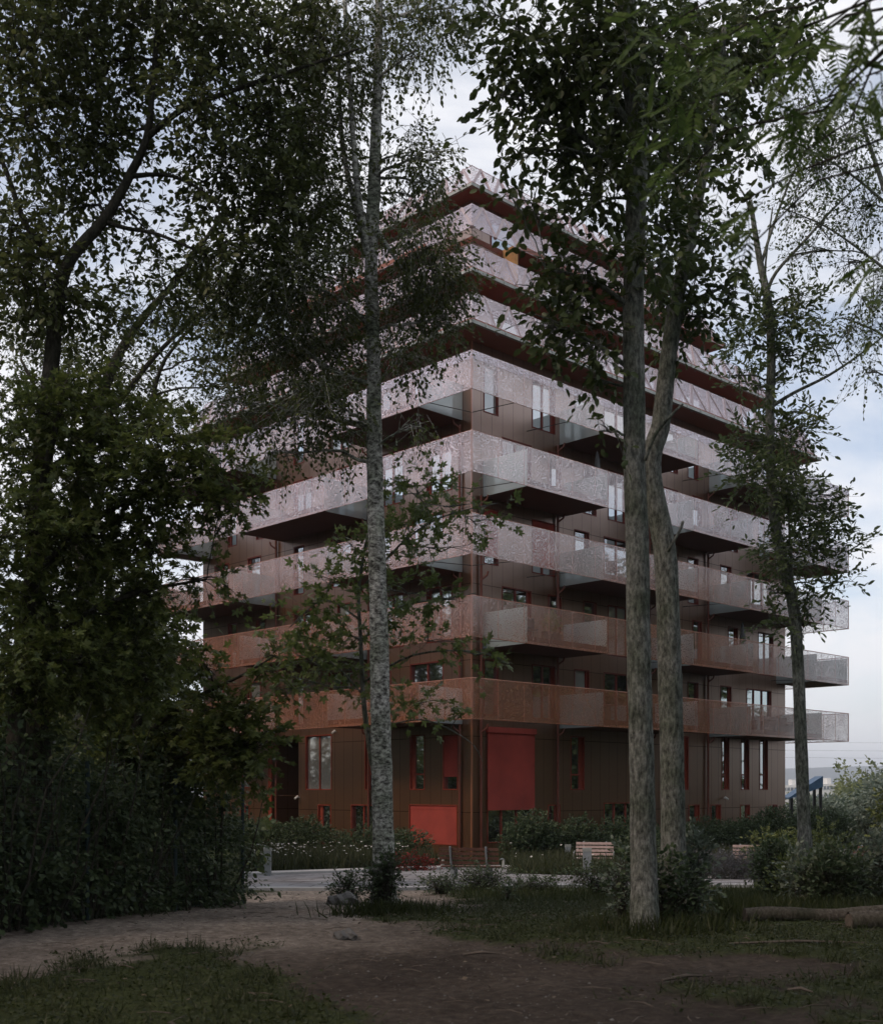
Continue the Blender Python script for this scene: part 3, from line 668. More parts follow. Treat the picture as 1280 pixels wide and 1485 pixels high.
# tall lime-like tree filling the top left
tree('lime_tree','tall broad tree with a curving limb filling the upper left of the view',
 [(60,1330,14.5,44),(55,1100,14.6,36),(50,900,14.7,34),(60,700,14.8,30),(75,520,14.9,22),(95,390,15,18),(150,320,15,15),(185,260,15,13),(212,200,15,10),(222,120,15,8),(235,-60,15,7)],
 [(50,50,90,80,14.6,1.6),(150,90,80,70,15.5,1.5),(270,30,90,60,14.8,1.5),(380,70,90,85,15.6,1.5),(60,180,90,80,15,1.8),(160,200,55,70,15.4,1.4),(290,150,65,60,14.7,1.5),
  (330,250,70,65,15.5,1.5),(400,200,70,80,16,1.5),(25,330,65,65,14.6,1.6),(70,400,60,40,14.4,1.4),(110,300,60,60,15.6,1.3),(40,430,70,60,14.8,1.5),(140,440,70,50,15.4,1.0),(330,350,85,60,15.2,1.3),
  (420,320,60,80,15.8,1.5),(210,330,50,35,15.8,.8),(200,-30,150,70,15,1.6),(60,-60,150,90,15,1.6),(450,30,60,60,16,1.2),(240,420,80,45,16,.8),(330,440,60,40,16,.8)],
 .09,OVATE,M['lf_lime'],M['barkdark'],
 limbs=[[(212,200,15,10),(262,160,15,8),(340,130,15.1,7),(430,100,15.3,5),(520,70,15.4,3)],[(95,390,15,12),(40,330,14.8,9),(10,250,14.6,7),(-30,160,14.6,5)],[(80,470,14.9,12),(30,400,14.8,8),(-30,350,14.8,6)],
  [(150,320,15,8),(180,330,15,6),(230,340,15,5),(300,370,15,3)],[(190,255,15,8),(250,255,15,5),(310,290,15,4),(320,330,15,3)]],
 k=9,slen=.42,droop=.3,cov=1.45)
# thinner tree standing farther back in the left group
tree('alder_tree','thin-leaved tree behind the broad one showing slanting bare limbs against the sky at left',
 [(120,1300,22,30),(122,1100,22,28),(125,900,22,25),(118,760,22,22),(130,640,22,19),(160,540,22,15),(200,470,22,11),(260,400,22,7),(330,300,22,4)],
 [(230,470,90,45,22,.8),(290,420,80,50,22,.8),(170,530,90,50,22.5,.9),(320,520,60,45,21.5,.8),(100,560,80,50,22,1.0),(210,600,70,40,22,.9),(350,560,50,35,22,.9),(60,480,70,50,23,1.0)],
 .075,OVATE,M['lf_lime'],M['barkdark'],
 limbs=[[(130,640,22,11),(190,560,22,8),(240,500,22,6),(330,420,22,3)],[(125,780,22,11),(170,650,22,9),(215,590,22,7),(240,520,22,5),(300,450,22,3)],[(120,700,22,10),(70,600,22,7),(30,520,22,4)]],
 k=8,slen=.4,droop=.15,cov=1.2)
# maples of the left edge
tree('maple_tree','dense maple with layered lobed leaves reaching out over the trail from the left edge',
 [(20,1340,13.6,34),(20,1150,13.8,28),(30,980,14,25),(45,840,14,20),(60,720,14,14),(80,620,14,9),(100,540,14,5)],
 [(60,600,90,45,14,1.5),(170,610,80,35,14.6,1.5),(255,640,70,35,13.8,1.5),(320,685,50,32,14,1.5),(110,680,110,45,14.5,1.6),(225,705,80,40,14.2,1.6),(320,735,45,20,14,1.2),
  (50,770,80,50,13.8,1.7),(150,780,75,45,14.6,1.5),(215,790,50,30,14.2,.9),(60,870,90,50,14.2,1.7),(160,880,60,35,15,1.5),(210,860,40,18,14.3,.9),(60,960,90,60,13.8,1.9),(160,960,80,45,14.4,1.7),(212,905,24,38,15,1.8),(216,980,26,36,15,1.8),(205,850,20,20,15,1.3),(285,840,50,16,14.2,.9),(330,850,25,14,14,.6)],
 .088,MAPLE,M['lf_maple'],M['barkdark'],
 limbs=[[(45,840,14,12),(130,760,14.2,9),(220,710,14.2,6),(310,690,14,3)],[(30,980,14,12),(110,900,14.2,9),(200,860,14.2,6),(300,840,14.2,3)],[(70,680,14,9),(160,630,14.2,7),(250,630,14,4)]],
 k=8,slen=.38,droop=.08,larea=.088**2*.36,cov=1.3)
tree('maple_tree','smaller maple behind the wire fence whose leaves spread towards the dark entrance',
 [(180,1310,17.5,22),(185,1150,17.5,18),(200,1050,17.5,15),(215,960,17.5,11),(225,880,17.5,6)],
 [(190,930,60,35,17.5,1.4),(250,925,50,28,17,1.4),(300,965,35,18,17,1.0),(230,990,50,28,18,1.2),(150,1010,70,40,17.6,1.8),(300,1030,55,32,17.3,1.5),(355,1030,32,28,17,1.2),(250,1070,70,40,17.8,1.8),(330,1085,50,42,17,1.7),(372,1085,25,38,16.8,1.3),(180,1090,70,50,17.6,1.9),(380,975,28,20,17,.7),(395,950,22,14,17,.6)],
 .115,MAPLE,M['lf_maple'],M['barkdark'],
 limbs=[[(195,1080,17.5,9),(270,1020,17.3,7),(350,980,17,4),(400,950,17,2)],[(190,1130,17.5,9),(280,1090,17.2,6),(370,1080,17,3)]],
 k=7,slen=.4,droop=.15,larea=.115**2*.36,cov=1.5)
tree('alder_tree','bushy tree standing behind the maples, hiding the far left end of the building',
 [(150,1290,25,26),(152,1150,25,22),(150,1000,25,18),(155,900,25,13),(160,820,25,7)],
 [(120,800,80,50,25,1.2),(205,860,34,45,25,2.2),(212,935,34,40,24.6,2.2),(222,1010,40,40,24.6,2.0),(100,900,90,60,25.5,1.4),(190,930,55,45,24.6,1.3),(215,1000,50,45,25,1.2),(130,1010,90,60,25.5,1.5),(240,1080,60,50,25,1.2),(60,760,70,60,25.5,1.2),(150,1110,90,50,25,1.4)],
 .10,OVATE,M['lf_lime'],M['barkdark'],k=8,slen=.4,droop=.15,cov=1.3)
# young maple just behind the birch, leaves lit against the facade
tree('maple_sapling','young bright green maple with a thin pale stem leaning just behind the birch',
 [(562,1300,18,9),(556,1180,18,8.5),(543,1125,18,8),(532,1060,18,7.5),(526,1000,18,7),(523,930,18,6),(520,860,18,5),(530,790,18,4),(545,740,18,2.5)],
 [(600,700,60,25,18,.5),(650,735,55,22,17.6,.5),(590,760,50,25,18.4,.55),(690,760,30,14,17.6,.4),(560,800,50,25,18,.5),(510,790,40,20,18,.5),(480,840,40,20,17.8,.5),(450,880,45,25,18,.6),(420,930,45,25,18.3,.6),
  (500,920,50,22,17.8,.5),(590,860,60,22,17.6,.5),(650,870,35,14,17.6,.45),(560,900,40,20,17.4,.5),(450,960,50,25,18,.6),(510,970,45,22,18.2,.5),(620,930,50,18,17.6,.5),(690,950,40,14,17.6,.4),(730,965,22,8,17.5,.35),(610,1020,55,18,17.6,.55),(560,1005,40,16,17.6,.5),(670,1035,18,8,17.5,.3),(400,1000,30,20,17.6,.6),(640,800,50,18,18.2,.3),(735,730,25,10,18,.2)],
 .105,MAPLE,M['lf_maple2'],M['bark'],
 limbs=[[(523,930,18,4),(580,880,17.8,3.2),(640,870,17.7,2.5),(690,860,17.7,1.5)],[(526,990,18,4),(600,950,17.7,3),(690,945,17.6,2),(740,965,17.5,1)],[(520,860,18,4),(580,790,18,3),(640,750,17.8,2.2),(720,730,17.8,1.2)],
  [(523,900,18,3.5),(470,870,18,2.6),(420,910,18,1.8)],[(532,1060,18,4),(570,1050,17.7,3),(620,1045,17.6,2),(680,1075,17.5,1.2),(700,1105,17.5,1)],[(528,1010,18,3),(480,960,18,2.2),(430,950,18,1.5)]],
 k=5,slen=.34,droop=.1,larea=.105**2*.36,ksub=5,twig=.003,cov=1.5)
# pair of grey trunks right of centre
tree('elm_tree','straight grey-barked tree, the nearer of the two trunks standing right of the building corner',
 [(936,1372,13.2,58),(935,1335,13.3,44),(933,1250,13.4,38),(930,1100,13.4,36),(926,950,13.4,35),(924,800,13.4,34),(920,680,13.4,32),(919,560,13.4,32),(918,430,13.4,30),(921,320,13.4,31),(925,200,13.4,29),(912,80,13.4,28),(905,-120,13.4,26)],
 [(755,50,60,60,13.4,1.4),(830,60,70,70,13,1.6),(860,160,60,70,13.9,1.6),(745,125,40,30,13.2,1.1),(790,150,55,45,13.6,1.3),(712,185,22,16,13.2,.8),(760,215,40,25,13.2,1.0),(810,235,50,35,13.8,1.2),(775,285,48,25,13.3,1.0),(740,282,14,12,13.2,.8),
  (850,300,50,40,13.8,1.3),(880,250,45,60,13,1.4),(850,390,60,32,13.2,1.4),(795,385,45,22,13.6,1.2),(770,415,25,16,13.2,.9),(835,450,62,35,13.6,1.6),(790,475,38,18,13.3,1.2),(765,455,18,10,13.2,.7),(870,500,38,40,13.2,1.3),(850,560,30,18,13.6,.7),(805,505,26,14,13.3,.8),
  (955,70,60,80,13.6,1.7),(950,190,50,70,14,1.6),(960,330,40,50,13.8,1.3),(700,20,30,30,13.5,.8),(870,625,40,22,13.2,.35),(925,120,50,100,12.5,.8),(935,360,36,50,12.8,.8),(890,20,60,50,12.7,1.0)],
 .112,OVATE,M['lf_elm'],M['bark'],
 limbs=[[(922,300,13.4,12),(880,230,13.4,9),(830,190,13.4,7),(770,170,13.3,4)],[(919,450,13.4,10),(880,420,13.3,7),(840,400,13.3,5),(790,390,13.2,3)],[(919,540,13.4,8),(880,510,13.4,6),(830,480,13.3,4)],[(922,200,13.4,12),(870,120,13.4,9),(800,70,13.4,6),(740,30,13.4,4)],
  [(935,668,13.3,5),(950,630,13.2,5),(975,600,13.1,4),(990,586,13.1,3)]],
 k=7,slen=.36,droop=.35,wob=.07)
tree('elm_tree','grey trunk that bends in an S just behind the nearer one',
 [(976,1300,15.2,42),(976,1215,15.2,36),(974,1100,15.2,35),(971,980,15.2,35),(968,880,15.2,34),(964,800,15.2,33),(952,735,15.2,31),(944,690,15.2,30),(946,655,15.2,29),(957,620,15.2,28),(963,570,15.2,26),(970,510,15.2,24),(978,450,15.2,23),(992,380,15.2,20),(1005,320,15.2,17),(1020,250,15.2,14),(1036,170,15.2,11),(1050,40,15.2,8)],
 [(1010,400,55,35,15.2,1.4),(1055,425,32,22,15,1.2),(960,430,38,50,15.4,1.3),(1030,330,50,40,15.4,1.0),(1000,250,55,50,15.6,1.4),(1060,390,22,14,15,.7),(1020,460,45,22,15.2,1.0),(1020,160,60,60,15.6,1.6),(1050,60,80,70,15.6,1.7),(985,490,22,22,15.2,.8),(1130,40,70,50,16,1.5),(1075,200,40,40,16,1.0)],
 .112,OVATE,M['lf_elm'],M['bark'],
 limbs=[[(975,480,15.2,10),(1000,440,15.2,7),(1040,420,15.1,4),(1075,400,15,2)],[(1005,320,15.2,9),(980,260,15.3,7),(960,200,15.3,5)],[(968,800,15,5),(985,770,14.9,4),(990,756,14.9,5)]],
 k=7,slen=.36,droop=.35,wob=.07)
# slim tree against the open sky at the right
tree('willow_tree','slim leaning tree with narrow leaves against the open sky at the building end',
 [(1168,1262,20,24),(1165,1180,20,19),(1160,1050,20,17.5),(1156,950,20,17),(1150,880,20,17),(1136,820,20,16),(1125,770,20,15),(1118,700,20,14),(1116,600,20,13.5),(1118,520,20,12.5),(1115,450,20,12),(1108,410,20,11),(1100,370,20,9),(1092,320,20,7),(1088,290,20,5)],
 [(1078,500,42,26,20,1.1),(1110,465,45,38,20,1.0),(1150,455,36,40,20,1.1),(1165,425,16,20,19.8,.9),(1150,515,40,30,20,1.1),(1190,480,26,26,20,.8),(1060,545,26,14,20,.6),(1100,560,40,22,20,.8),
  (1105,640,52,35,20,1.3),(1150,640,38,45,20,1.2),(1120,700,60,32,19.6,1.7),(1150,720,45,30,20.4,1.6),(1075,680,30,24,20,1.1),(1175,600,18,26,20,.7),(1185,760,42,40,20,1.2),(1150,800,55,38,19.7,1.3),(1210,800,34,30,20,1.0),(1235,770,22,22,20,.7),(1205,720,20,28,20,.8),(1120,790,28,26,20,.9),(1170,860,40,26,20,1.0),(1215,845,26,16,20,.8),(1120,905,34,20,20,.8),(1165,905,30,16,20,.7),(1125,860,24,18,20,.6)],
 .112,LANCE,M['lf_ash'],M['bark'],
 limbs=[[(1118,590,20,6),(1150,570,20,5),(1200,545,20,4),(1245,515,20,3),(1290,480,20,2)],[(1110,430,20,6),(1125,395,20,5),(1170,345,20,4),(1220,290,20,3),(1280,240,20,2)],[(1092,320,20,5),(1080,285,20,3),(1070,270,20,2)],[(1103,385,20,5),(1120,330,20,4),(1150,250,20,3),(1175,210,20,2)],
  [(1158,900,20,6),(1150,860,20,5),(1146,800,20,4),(1142,720,20,3)],[(1110,430,20,4),(1110,380,20,3),(1120,300,20,2)]],
 k=8,slen=.36,droop=0,wob=.08,ksub=8,cov=2.1)
tree('feathery_tree','airy small-leaved crown hanging in from the right edge against pale sky',
 [(1345,1300,19,30),(1345,900,19,24),(1340,600,19,18),(1320,420,19,12),(1290,300,19,8),(1250,180,19,4)],
 [(1180,240,50,50,19,.55),(1230,200,50,60,19,.7),(1250,300,40,60,19,.6),(1190,330,45,40,19,.4),(1150,300,30,40,19,.4),(1230,480,35,40,19,.55),(1265,440,25,60,19,.8),(1255,540,22,30,19,.4),(1150,370,30,25,19,.4),(1230,380,30,25,19,.35),(1160,170,50,50,19,.7)],
 .06,OVATE,M['lf_ash'],M['bark'],
 limbs=[[(1320,420,19,6),(1270,380,19,4),(1200,330,19,2.5),(1130,300,19,1.5)],[(1330,520,19,5),(1270,480,19,3),(1220,460,19,2)],[(1290,300,19,5),(1230,250,19,3),(1160,210,19,2)]],
 k=7,slen=.4,droop=.3,wob=.08,ksub=14,cov=1.2)
# rowan overhanging the camera from the right: pinnate leaves
def rowan():
    root=empty('rowan_tree',(3.2,3.0,0)); tag(root,'rowan with feather-like leaves hanging close overhead at the top right','tree')
    m=MB(); tp,tr=smoothpath([(3.6,2.2,0),(3.5,2.4,2),(3.2,3.0,3.5),(2.9,3.8,4.6),(2.5,4.6,5.4)],[.12,.1,.08,.06,.03],5)
    b=np.array([3.2,3.0,0]); m.tube([p-b for p in tp],tr,12,wob=.1); m.build('trunk',M['barkdark'],root,smooth=True)
    bm=MB(); data=[]
    spots=[(1010,80,60,45,6.2,14),(1090,110,70,50,5.8,18),(1170,60,70,50,5.5,16),(1250,50,40,60,5.2,12),(1200,140,60,35,5.6,10),(1130,170,60,30,6,10),(1000,150,50,40,6.4,10),(1080,290,28,40,5.6,5),(1095,350,22,20,5.6,3),(1270,370,14,26,4.6,3),(960,40,50,50,6.5,9),(1255,110,30,30,5,6),(985,260,40,60,6.2,7),(1275,420,12,14,4.6,1),(1165,220,40,22,5.7,4)]
    for px,py,rx,ry,Y,n in spots:
        cen=P(px,py,Y); ap=tp[-random.randrange(1,8)]; cv=curve(ap,cen,8,.02); bm.tube(cv,np.linspace(.012,.004,8),5)
        for _ in range(n):
            o=P(px+random.gauss(0,rx*.5),py+random.gauss(0,ry*.5),Y+random.gauss(0,.35))
            d=unit(np.array([random.gauss(-.3,.6),random.gauss(.1,.5),random.gauss(-.45,.35)])); ln=random.uniform(.14,.22)
            bm.tube([cen*.3+o*.7,o,o+d*ln+np.array([0,0,-.02])],[.003,.0022,.001],4,cap=False)
            up=unit(np.array([random.gauss(0,.35),random.gauss(-.3,.35),1.])); side=unit(np.cross(d,up))
            for j in range(7):
                t=(j+1)/7.5; q=o+d*ln*t+np.array([0,0,-.02*t])
                for sg in (-1,1):
                    a=d*.55+side*sg*.85+np.array([0,0,-.12]); data.append((q[None],a[None],(up+rng.standard_normal(3)*.15)[None],np.array([random.uniform(.055,.072)*(1-.35*abs(t-.5))])))
            data.append(((o+d*ln)[None],d[None],up[None],np.array([.06])))
    o=bm.build('branches',M['barkdark'],root); o.location=(-3.2,-3.0,0)
    WID=(SLIM[0]*np.array([1,1.35,1]),SLIM[1]); lo=leaves_obj('crown',data,WID,M['lf_rowan'],root); lo.location=(-3.2,-3.0,0)
rowan()

# ---------------------------------------------------------------- shrubs, hedges, undergrowth
def shrub(name,label,x,y,rx,ry,h,leaf,shape,mat,cover=3.0,group=None,cat='shrub',droop=-.1,k=7,slen=.25,z=None):
    z0=hz(x,y) if z is None else z; root=empty(name,(x,y,z0)); tag(root,label,cat,group)
    bm=MB(); data=[]; area=rx*h*2
    n=cover*area/(leaf**2*(.42 if shape is not SLIM else .2)*.6)
    lobes=max(3,int(rx*2.2)+3)
    for i in range(lobes):
        a=random.uniform(0,6.28); rr=random.uniform(.1,.6); c=np.array([math.cos(a)*rx*rr*1.1,math.sin(a)*ry*rr,h*random.uniform(.3,.72)])
        if i==0: c=np.array([0,0,h*.7])
        sc=random.uniform(.42,.62)
        dt,st=sprays(c,np.array([rx*sc,ry*sc,min(h*.42,c[2]*.95)]),n/lobes,leaf,k,slen,droop,bm=bm,twig=.003)
        dt=list(dt); keep=dt[0][:,2]>.02; data.append(tuple(q[keep] for q in dt))
        for s in st[::max(1,len(st)//8)]: bm.tube(curve((random.uniform(-.2,.2)*rx,random.uniform(-.2,.2)*ry,0),s,5,.05),np.linspace(.012,.003,5),4,cap=False)
    bm.build('stems',M['barkdark'],root); leaves_obj('foliage',data,shape,mat,root)
    return root
def gxy(px,Y): return ((px-CX)/F*Y, Y)
# climber-covered wire fence on the left
def ivy_wall():
    A=np.array([-9.4,7.4]); B=np.array([-5.35,12.4]); C=np.array([-3.75,19.3])
    root=empty('wire_fence',(B[0],B[1],0)); tag(root,'tall wire mesh fence at the left edge swallowed by climbing leaves','fence')
    off=np.array([B[0],B[1],0]); m=MB(); w=MB()
    pts=[A,(A+B)/2,B,B*.66+C*.34,B*.33+C*.67,C]
    for i,p in enumerate(pts):
        q=MB(); zb=float(H(p[0],p[1])); hh=2.0; q.tube([(p[0]-off[0],p[1]-off[1],zb-.2),(p[0]-off[0],p[1]-off[1],zb+hh)],.03,8); q.build('post',M['postblue'],root)
    for i in range(len(pts)-1):
        p,q=pts[i],pts[i+1]; ln=np.linalg.norm(q-p); n=int(ln/.12)
        for j in range(n):
            t=j/n; r=p*(1-t)+q*t; zb=float(H(*r)); w.tube([(r[0]-off[0],r[1]-off[1],zb),(r[0]-off[0],r[1]-off[1],zb+1.95)],.0025,3,cap=False)
        for zz in np.arange(.05,2.0,.1):
            w.tube([(p[0]-off[0],p[1]-off[1],float(H(*p))+zz),(q[0]-off[0],q[1]-off[1],float(H(*q))+zz)],.0025,3,cap=False)
    w.build('wire_mesh',M['wire'],root)
    # leafy mass on and behind the fence
    rt=empty('climbing_hedge',(B[0],B[1],0)); tag(rt,'thick dark leafy climber hedge hugging the wire fence beside the trail','hedge')
    data=[]; bm=MB()
    for p,q,n in ((A,B,90),(B,C,190)):
        d=(q-p)/np.linalg.norm(q-p); nrm=np.array([-d[1],d[0]])
        for i in range(n):
            t=random.random(); r=p*(1-t)+q*t+nrm*abs(random.gauss(.0,.55)) ; h=(random.uniform(.15,2.5) if random.random()<.7 else random.uniform(.1,.7))*(1-.12*t)
            c=np.array([r[0]-off[0],r[1]-off[1],float(H(*r))+h])
            dt,_=sprays(c,np.array([.45,.5,.38]),190,.085,8,.3,.35,bm=None); dt=list(dt); keep=dt[0][:,2]>float(H(*r))+.01; data.append(tuple(z[keep] for z in dt))
    for i in range(40):
        t=random.random(); r=B*(1-t)+C*t-off[:2]; bm.tube(curve((r[0],r[1],float(H(*(r+off[:2])))),(r[0]+random.gauss(0,.4),r[1]+random.gauss(0,.3),random.uniform(1.4,2.6)),6,.02),np.linspace(.02,.005,6),5)
    bm.build('stems',M['barkdark'],rt); leaves_obj('foliage',data,OVATE,M['lf_ivy'],rt)
ivy_wall()
# garden hedge following both fronts of the building
def hedge_run(label, p, q, h, mat, leaf, n, cover=3.0, name='garden_hedge'):
    p=np.array(p,float); q=np.array(q,float); mid=(p+q)/2; z=float(H(*mid)); root=empty(name,(mid[0],mid[1],z)); tag(root,label,'hedge','hedge sections along the foot of the building')
    data=[]; bm=MB(); ln=np.linalg.norm(q-p); d=(q-p)/ln
    for i in range(n):
        t=(i+.5)/n; c=p*(1-t)+q*t-mid; hh=h*random.uniform(.75,1.12); r=ln/n*.75
        nl=cover*2*r*hh/(leaf**2*.42*.6)
        dt,st=sprays(np.array([c[0],c[1],hh*.5]),np.array([r*1.1,.55,hh*.5]),nl,leaf,7,.22,-.2,bm=None); dt=list(dt); keep=dt[0][:,2]>.02; data.append(tuple(z_[keep] for z_ in dt))
        for s in st[:5]: bm.tube(curve((c[0],c[1],0),s,4,.02),np.linspace(.02,.004,4),4,cap=False)
    bm.build('stems',M['barkdark'],root); leaves_obj('foliage',data,OVATE,mat,root)
C0=np.array([0,42.75]); du=np.array([R2,R2]); dv=np.array([-R2,R2])
def fr(u,v): return C0+du*u+dv*v
hedge_run('clipped dark hedge below the left front, from the entrance to the curtained window',fr(-.3,14.2),fr(-.3,20.5),1.55,M['lf_hedge'],.085,8)
hedge_run('dark hedge below the left front between the entrance and the birch trunk',fr(-.3,8.2),fr(-.3,14.0),1.5,M['lf_hedge'],.085,8)
hedge_run('low gappy hedge in front of the lowered red garage-like blind',fr(-.3,2.4),fr(-.3,8.0),1.15,M['lf_hedge'],.085,6,2.2)
hedge_run('tall rounded hedge at the corner under the big red blind',fr(.6,-1.2),fr(5.2,-1.2),1.75,M['lf_hedge'],.085,7,3.2)
hedge_run('dark hedge before the right front left of the paired trunks',fr(5.4,-1.2),fr(11.2,-1.2),1.45,M['lf_hedge'],.085,7)
hedge_run('hedge behind the paired trunks along the right front',fr(11.4,-1.0),fr(18,-1.0),1.5,M['lf_hedge'],.085,8)
hedge_run('hedge below the narrow windows at the far right end of the front',fr(18.2,-1.0),fr(27,-1.0),1.7,M['lf_hedge'],.09,10)
x,y=gxy(605,38.5); shrub('red_leaved_shrub','low shrub with dark red leaves left of the brown bench',x,y,1.0,.6,.6,.07,OVATE,M['lf_red'],1.2)
x,y=gxy(930,39.5); shrub('green_shrub','rounded dark shrub just left of the paired grey trunks, in front of the hedge',x,y,1.3,.8,1.15,.09,OVATE,M['lf_hedge'],2.4)
x,y=gxy(1128,36); shrub('olive_shrub','yellow-green bush at the end of the hedge near the slim tree',x,y,1.1,.8,1.35,.09,OVATE,M['lf_olive'],2.0)
x,y=gxy(1003,15.5); shrub('silver_shrub','grey-leaved shrub filling the gap right of the paired trunks',x,y,.42,.4,1.1,.075,OVATE,M['lf_silver'],1.9,droop=-.3)
x,y=gxy(962,13.9); shrub('dark_shrub','dark low shrub at the foot of the nearer grey trunk',x,y,.55,.4,.75,.07,OVATE,M['lf_ivy'],2.2)
x,y=gxy(903,14.6); shrub('leafy_sprout','loose leafy sprouts left of the nearer grey trunk',x,y,.2,.25,.9,.06,OVATE,M['lf_silver'],1.0,droop=-.4)
for px,Y,rx,h,mt,lab in ((1165,17.5,.6,.85,'lf_silver','leafy bush with grey sheen, left one of the thicket behind the fallen logs'),(1215,17,.85,.9,'lf_hedge','broad dark bush in the middle of the thicket behind the fallen logs'),
    (1282,17.5,.75,.95,'lf_silver','bush cut by the right edge behind the fallen logs'),(1190,21,1.0,1.25,'lf_olive','taller yellowish bush around the foot of the slim leaning tree'),(1120,22,.7,1.0,'lf_hedge','dark bush left of the slim leaning tree')):
    x,y=gxy(px,Y); shrub('thicket_bush',lab,x,y,rx,.7,h,.075,OVATE,M[mt],2.2,group='bushes of the thicket at the right',droop=-.25)
x,y=gxy(560,16.4); shrub('ivy_clump','leafy shoots sprouting around the birch foot',x,y,.36,.3,.75,.055,OVATE,M['lf_ivy'],1.8)
x,y=gxy(505,19.5); shrub('weed_clump','low weeds growing over a stone at the path edge left of the birch',x,y,.5,.35,.42,.05,OVATE,M['lf_hedge'],1.6)
for px,Y,rx,h,lab in ((690,24.3,.9,.48,'low weeds in front of the brown bench'),(770,23.5,.8,.32,'low weeds right of the brown bench, nearer the lawn'),(640,23.2,.6,.4,'low weeds left of the brown bench by the path kerb'),(880,21.5,.9,.5,'weeds left of the nearer grey trunk, along the path'),(735,19.2,.16,.2,'tiny dark weed on the lawn before the brown bench')):
    x,y=gxy(px,Y); shrub('weed_clump',lab,x,y,rx,.45,h,.05,OVATE,M['lf_hedge'],1.5,group='weed clumps along the path')
x,y=gxy(1050,33); shrub('lavender_bed','bluish grey lavender patch before the right front',x,y,2.2,1.2,.75,.06,SLIM,M['lf_lav'],1.2,droop=-.6)
x,y=gxy(1262,52); shrub('willow_bush','soft grey-green willow bush beyond the slim tree',x,y,1.3,1.3,2.3,.16,OVATE,M['lf_silver'],1.6,droop=-.2)
x,y=gxy(1290,48); shrub('willow_bush','second willow bush at the right edge of the view',x,y,1.2,1.3,2.7,.16,OVATE,M['lf_olive'],1.6,droop=-.2)

# meadow, lawn blades, daisies, litter
def blades(name,pts,hmin,hmax,mat,shape=BLADE,lean=.35):
    n=len(pts); pos=np.array([(x,y,float(H(x,y))-.01) for x,y in pts]); al=np.array([0,0,1.])+rng.standard_normal((n,3))*lean; al[:,2]=np.abs(al[:,2])
    no=rng.standard_normal((n,3)); return (pos,al,no,rng.uniform(hmin,hmax,n))
def scatter(n,px0,px1,Y0,Y1,cond=None):
    out=[]
    for _ in range(n*12):
        if len(out)>=n: break
        Y=math.sqrt(random.uniform(Y0*Y0,Y1*Y1)); px=random.uniform(px0,px1); x=(px-CX)/F*Y
        if cond is None or cond(x,Y): out.append((x,Y))
    return out
def pic(x,y): return CX+F*x/y, CY+F*(CH-float(H(x,y)))/y
def inmeadow(x,y):
    px,py=pic(x,y)
    if y-42.75>abs(x)-1.2: return False
    if px<600: return py<1266-(px-352)*.03 and py>1225
    if px<745: return py<1258
    return py<1275.5
D=[blades('m',scatter(26000,352,1120,34,46,inmeadow),.35,.75,None),blades('m',scatter(3000,745,1100,33.5,38,inmeadow),.3,.6,None)]
tag(leaves_obj('meadow_grass',D,BLADE,M['meadow']),'tall meadow grass between the path and the hedges','grass',kind='stuff')
pts=scatter(170,355,590,37,44,inmeadow)+scatter(50,590,1100,33,42,inmeadow)
pos=np.array([(x,y,float(H(x,y))+random.uniform(.45,.85)) for x,y in pts]); n=len(pts)
tag(leaves_obj('daisies',[(pos,rng.standard_normal((n,3))*[1,1,.2],np.tile([0,-.5,1.],(n,1))+rng.standard_normal((n,3))*.3,rng.uniform(.06,.13,n))],DIAM,M['daisy']),'white daisies dotted through the meadow strip','flowers',kind='stuff')
D=[blades('g',scatter(60000,-30,1320,7.6,24,lambda x,y: random.random()<float(green(x,y))**1.5*.9),.04,.15,None,lean=.8),
   blades('g',scatter(9000,600,1310,18.5,25,lambda x,y: float(green(x,y))>.5 and random.random()<.8),.10,.26,None),
   blades('g',[(x+random.gauss(0,.38),y+random.gauss(0,.25)) for x,y in [gxy(572,15.9)]*1800],.10,.30,None,lean=.5),
   blades('g',[(x+random.gauss(0,.45),y+random.gauss(0,.3)) for x,y in [gxy(960,13.2)]*1500],.10,.30,None,lean=.5),
   blades('g',scatter(5000,1040,1310,14.2,17.2,None),.12,.35,None,lean=.45)]
tag(leaves_obj('lawn_grass',D,BLADE,M['grass']),'thin trampled woodland grass around the tree feet','grass',kind='stuff')
tc_=scatter(420,-30,1320,7.8,22,lambda x,y: float(green(x,y))>.35)
pt_=[(cx+random.gauss(0,.09),cy+random.gauss(0,.08)) for cx,cy in tc_ for _ in range(random.randint(15,70))]
tag(leaves_obj('grass_tufts',[blades('t',pt_,.07,.2,None,lean=.6)],BLADE,M['meadow']),'ragged grass tufts scattered over the woodland floor','grass',kind='stuff')
pts=scatter(60000,-30,1320,7.6,24,lambda x,y: random.random()<float(green(x,y))*.8+.0)
n=len(pts); pos=np.array([(x,y,float(H(x,y))+random.uniform(.03,.07)) for x,y in pts])
tag(leaves_obj('ground_cover',[(pos,rng.standard_normal((n,3))*[1,1,.25],np.tile([0,0,1.],(n,1))+rng.standard_normal((n,3))*.45,rng.uniform(.022,.05,n))],DIAM,M['grass']),'small creeping leaves of clover and weeds on the soil','ground cover',kind='stuff')
pts=scatter(900,-30,1320,7.6,20); n=len(pts); pos=np.array([(x,y,float(H(x,y))+.055) for x,y in pts])
tag(leaves_obj('leaf_litter',[(pos,rng.standard_normal((n,3))*[1,1,.1],np.tile([0,0,1.],(n,1))+rng.standard_normal((n,3))*.3,rng.uniform(.012,.06,n))],DIAM,M['litter']),'dry fallen leaves and chips scattered on the soil','leaf litter',kind='stuff')
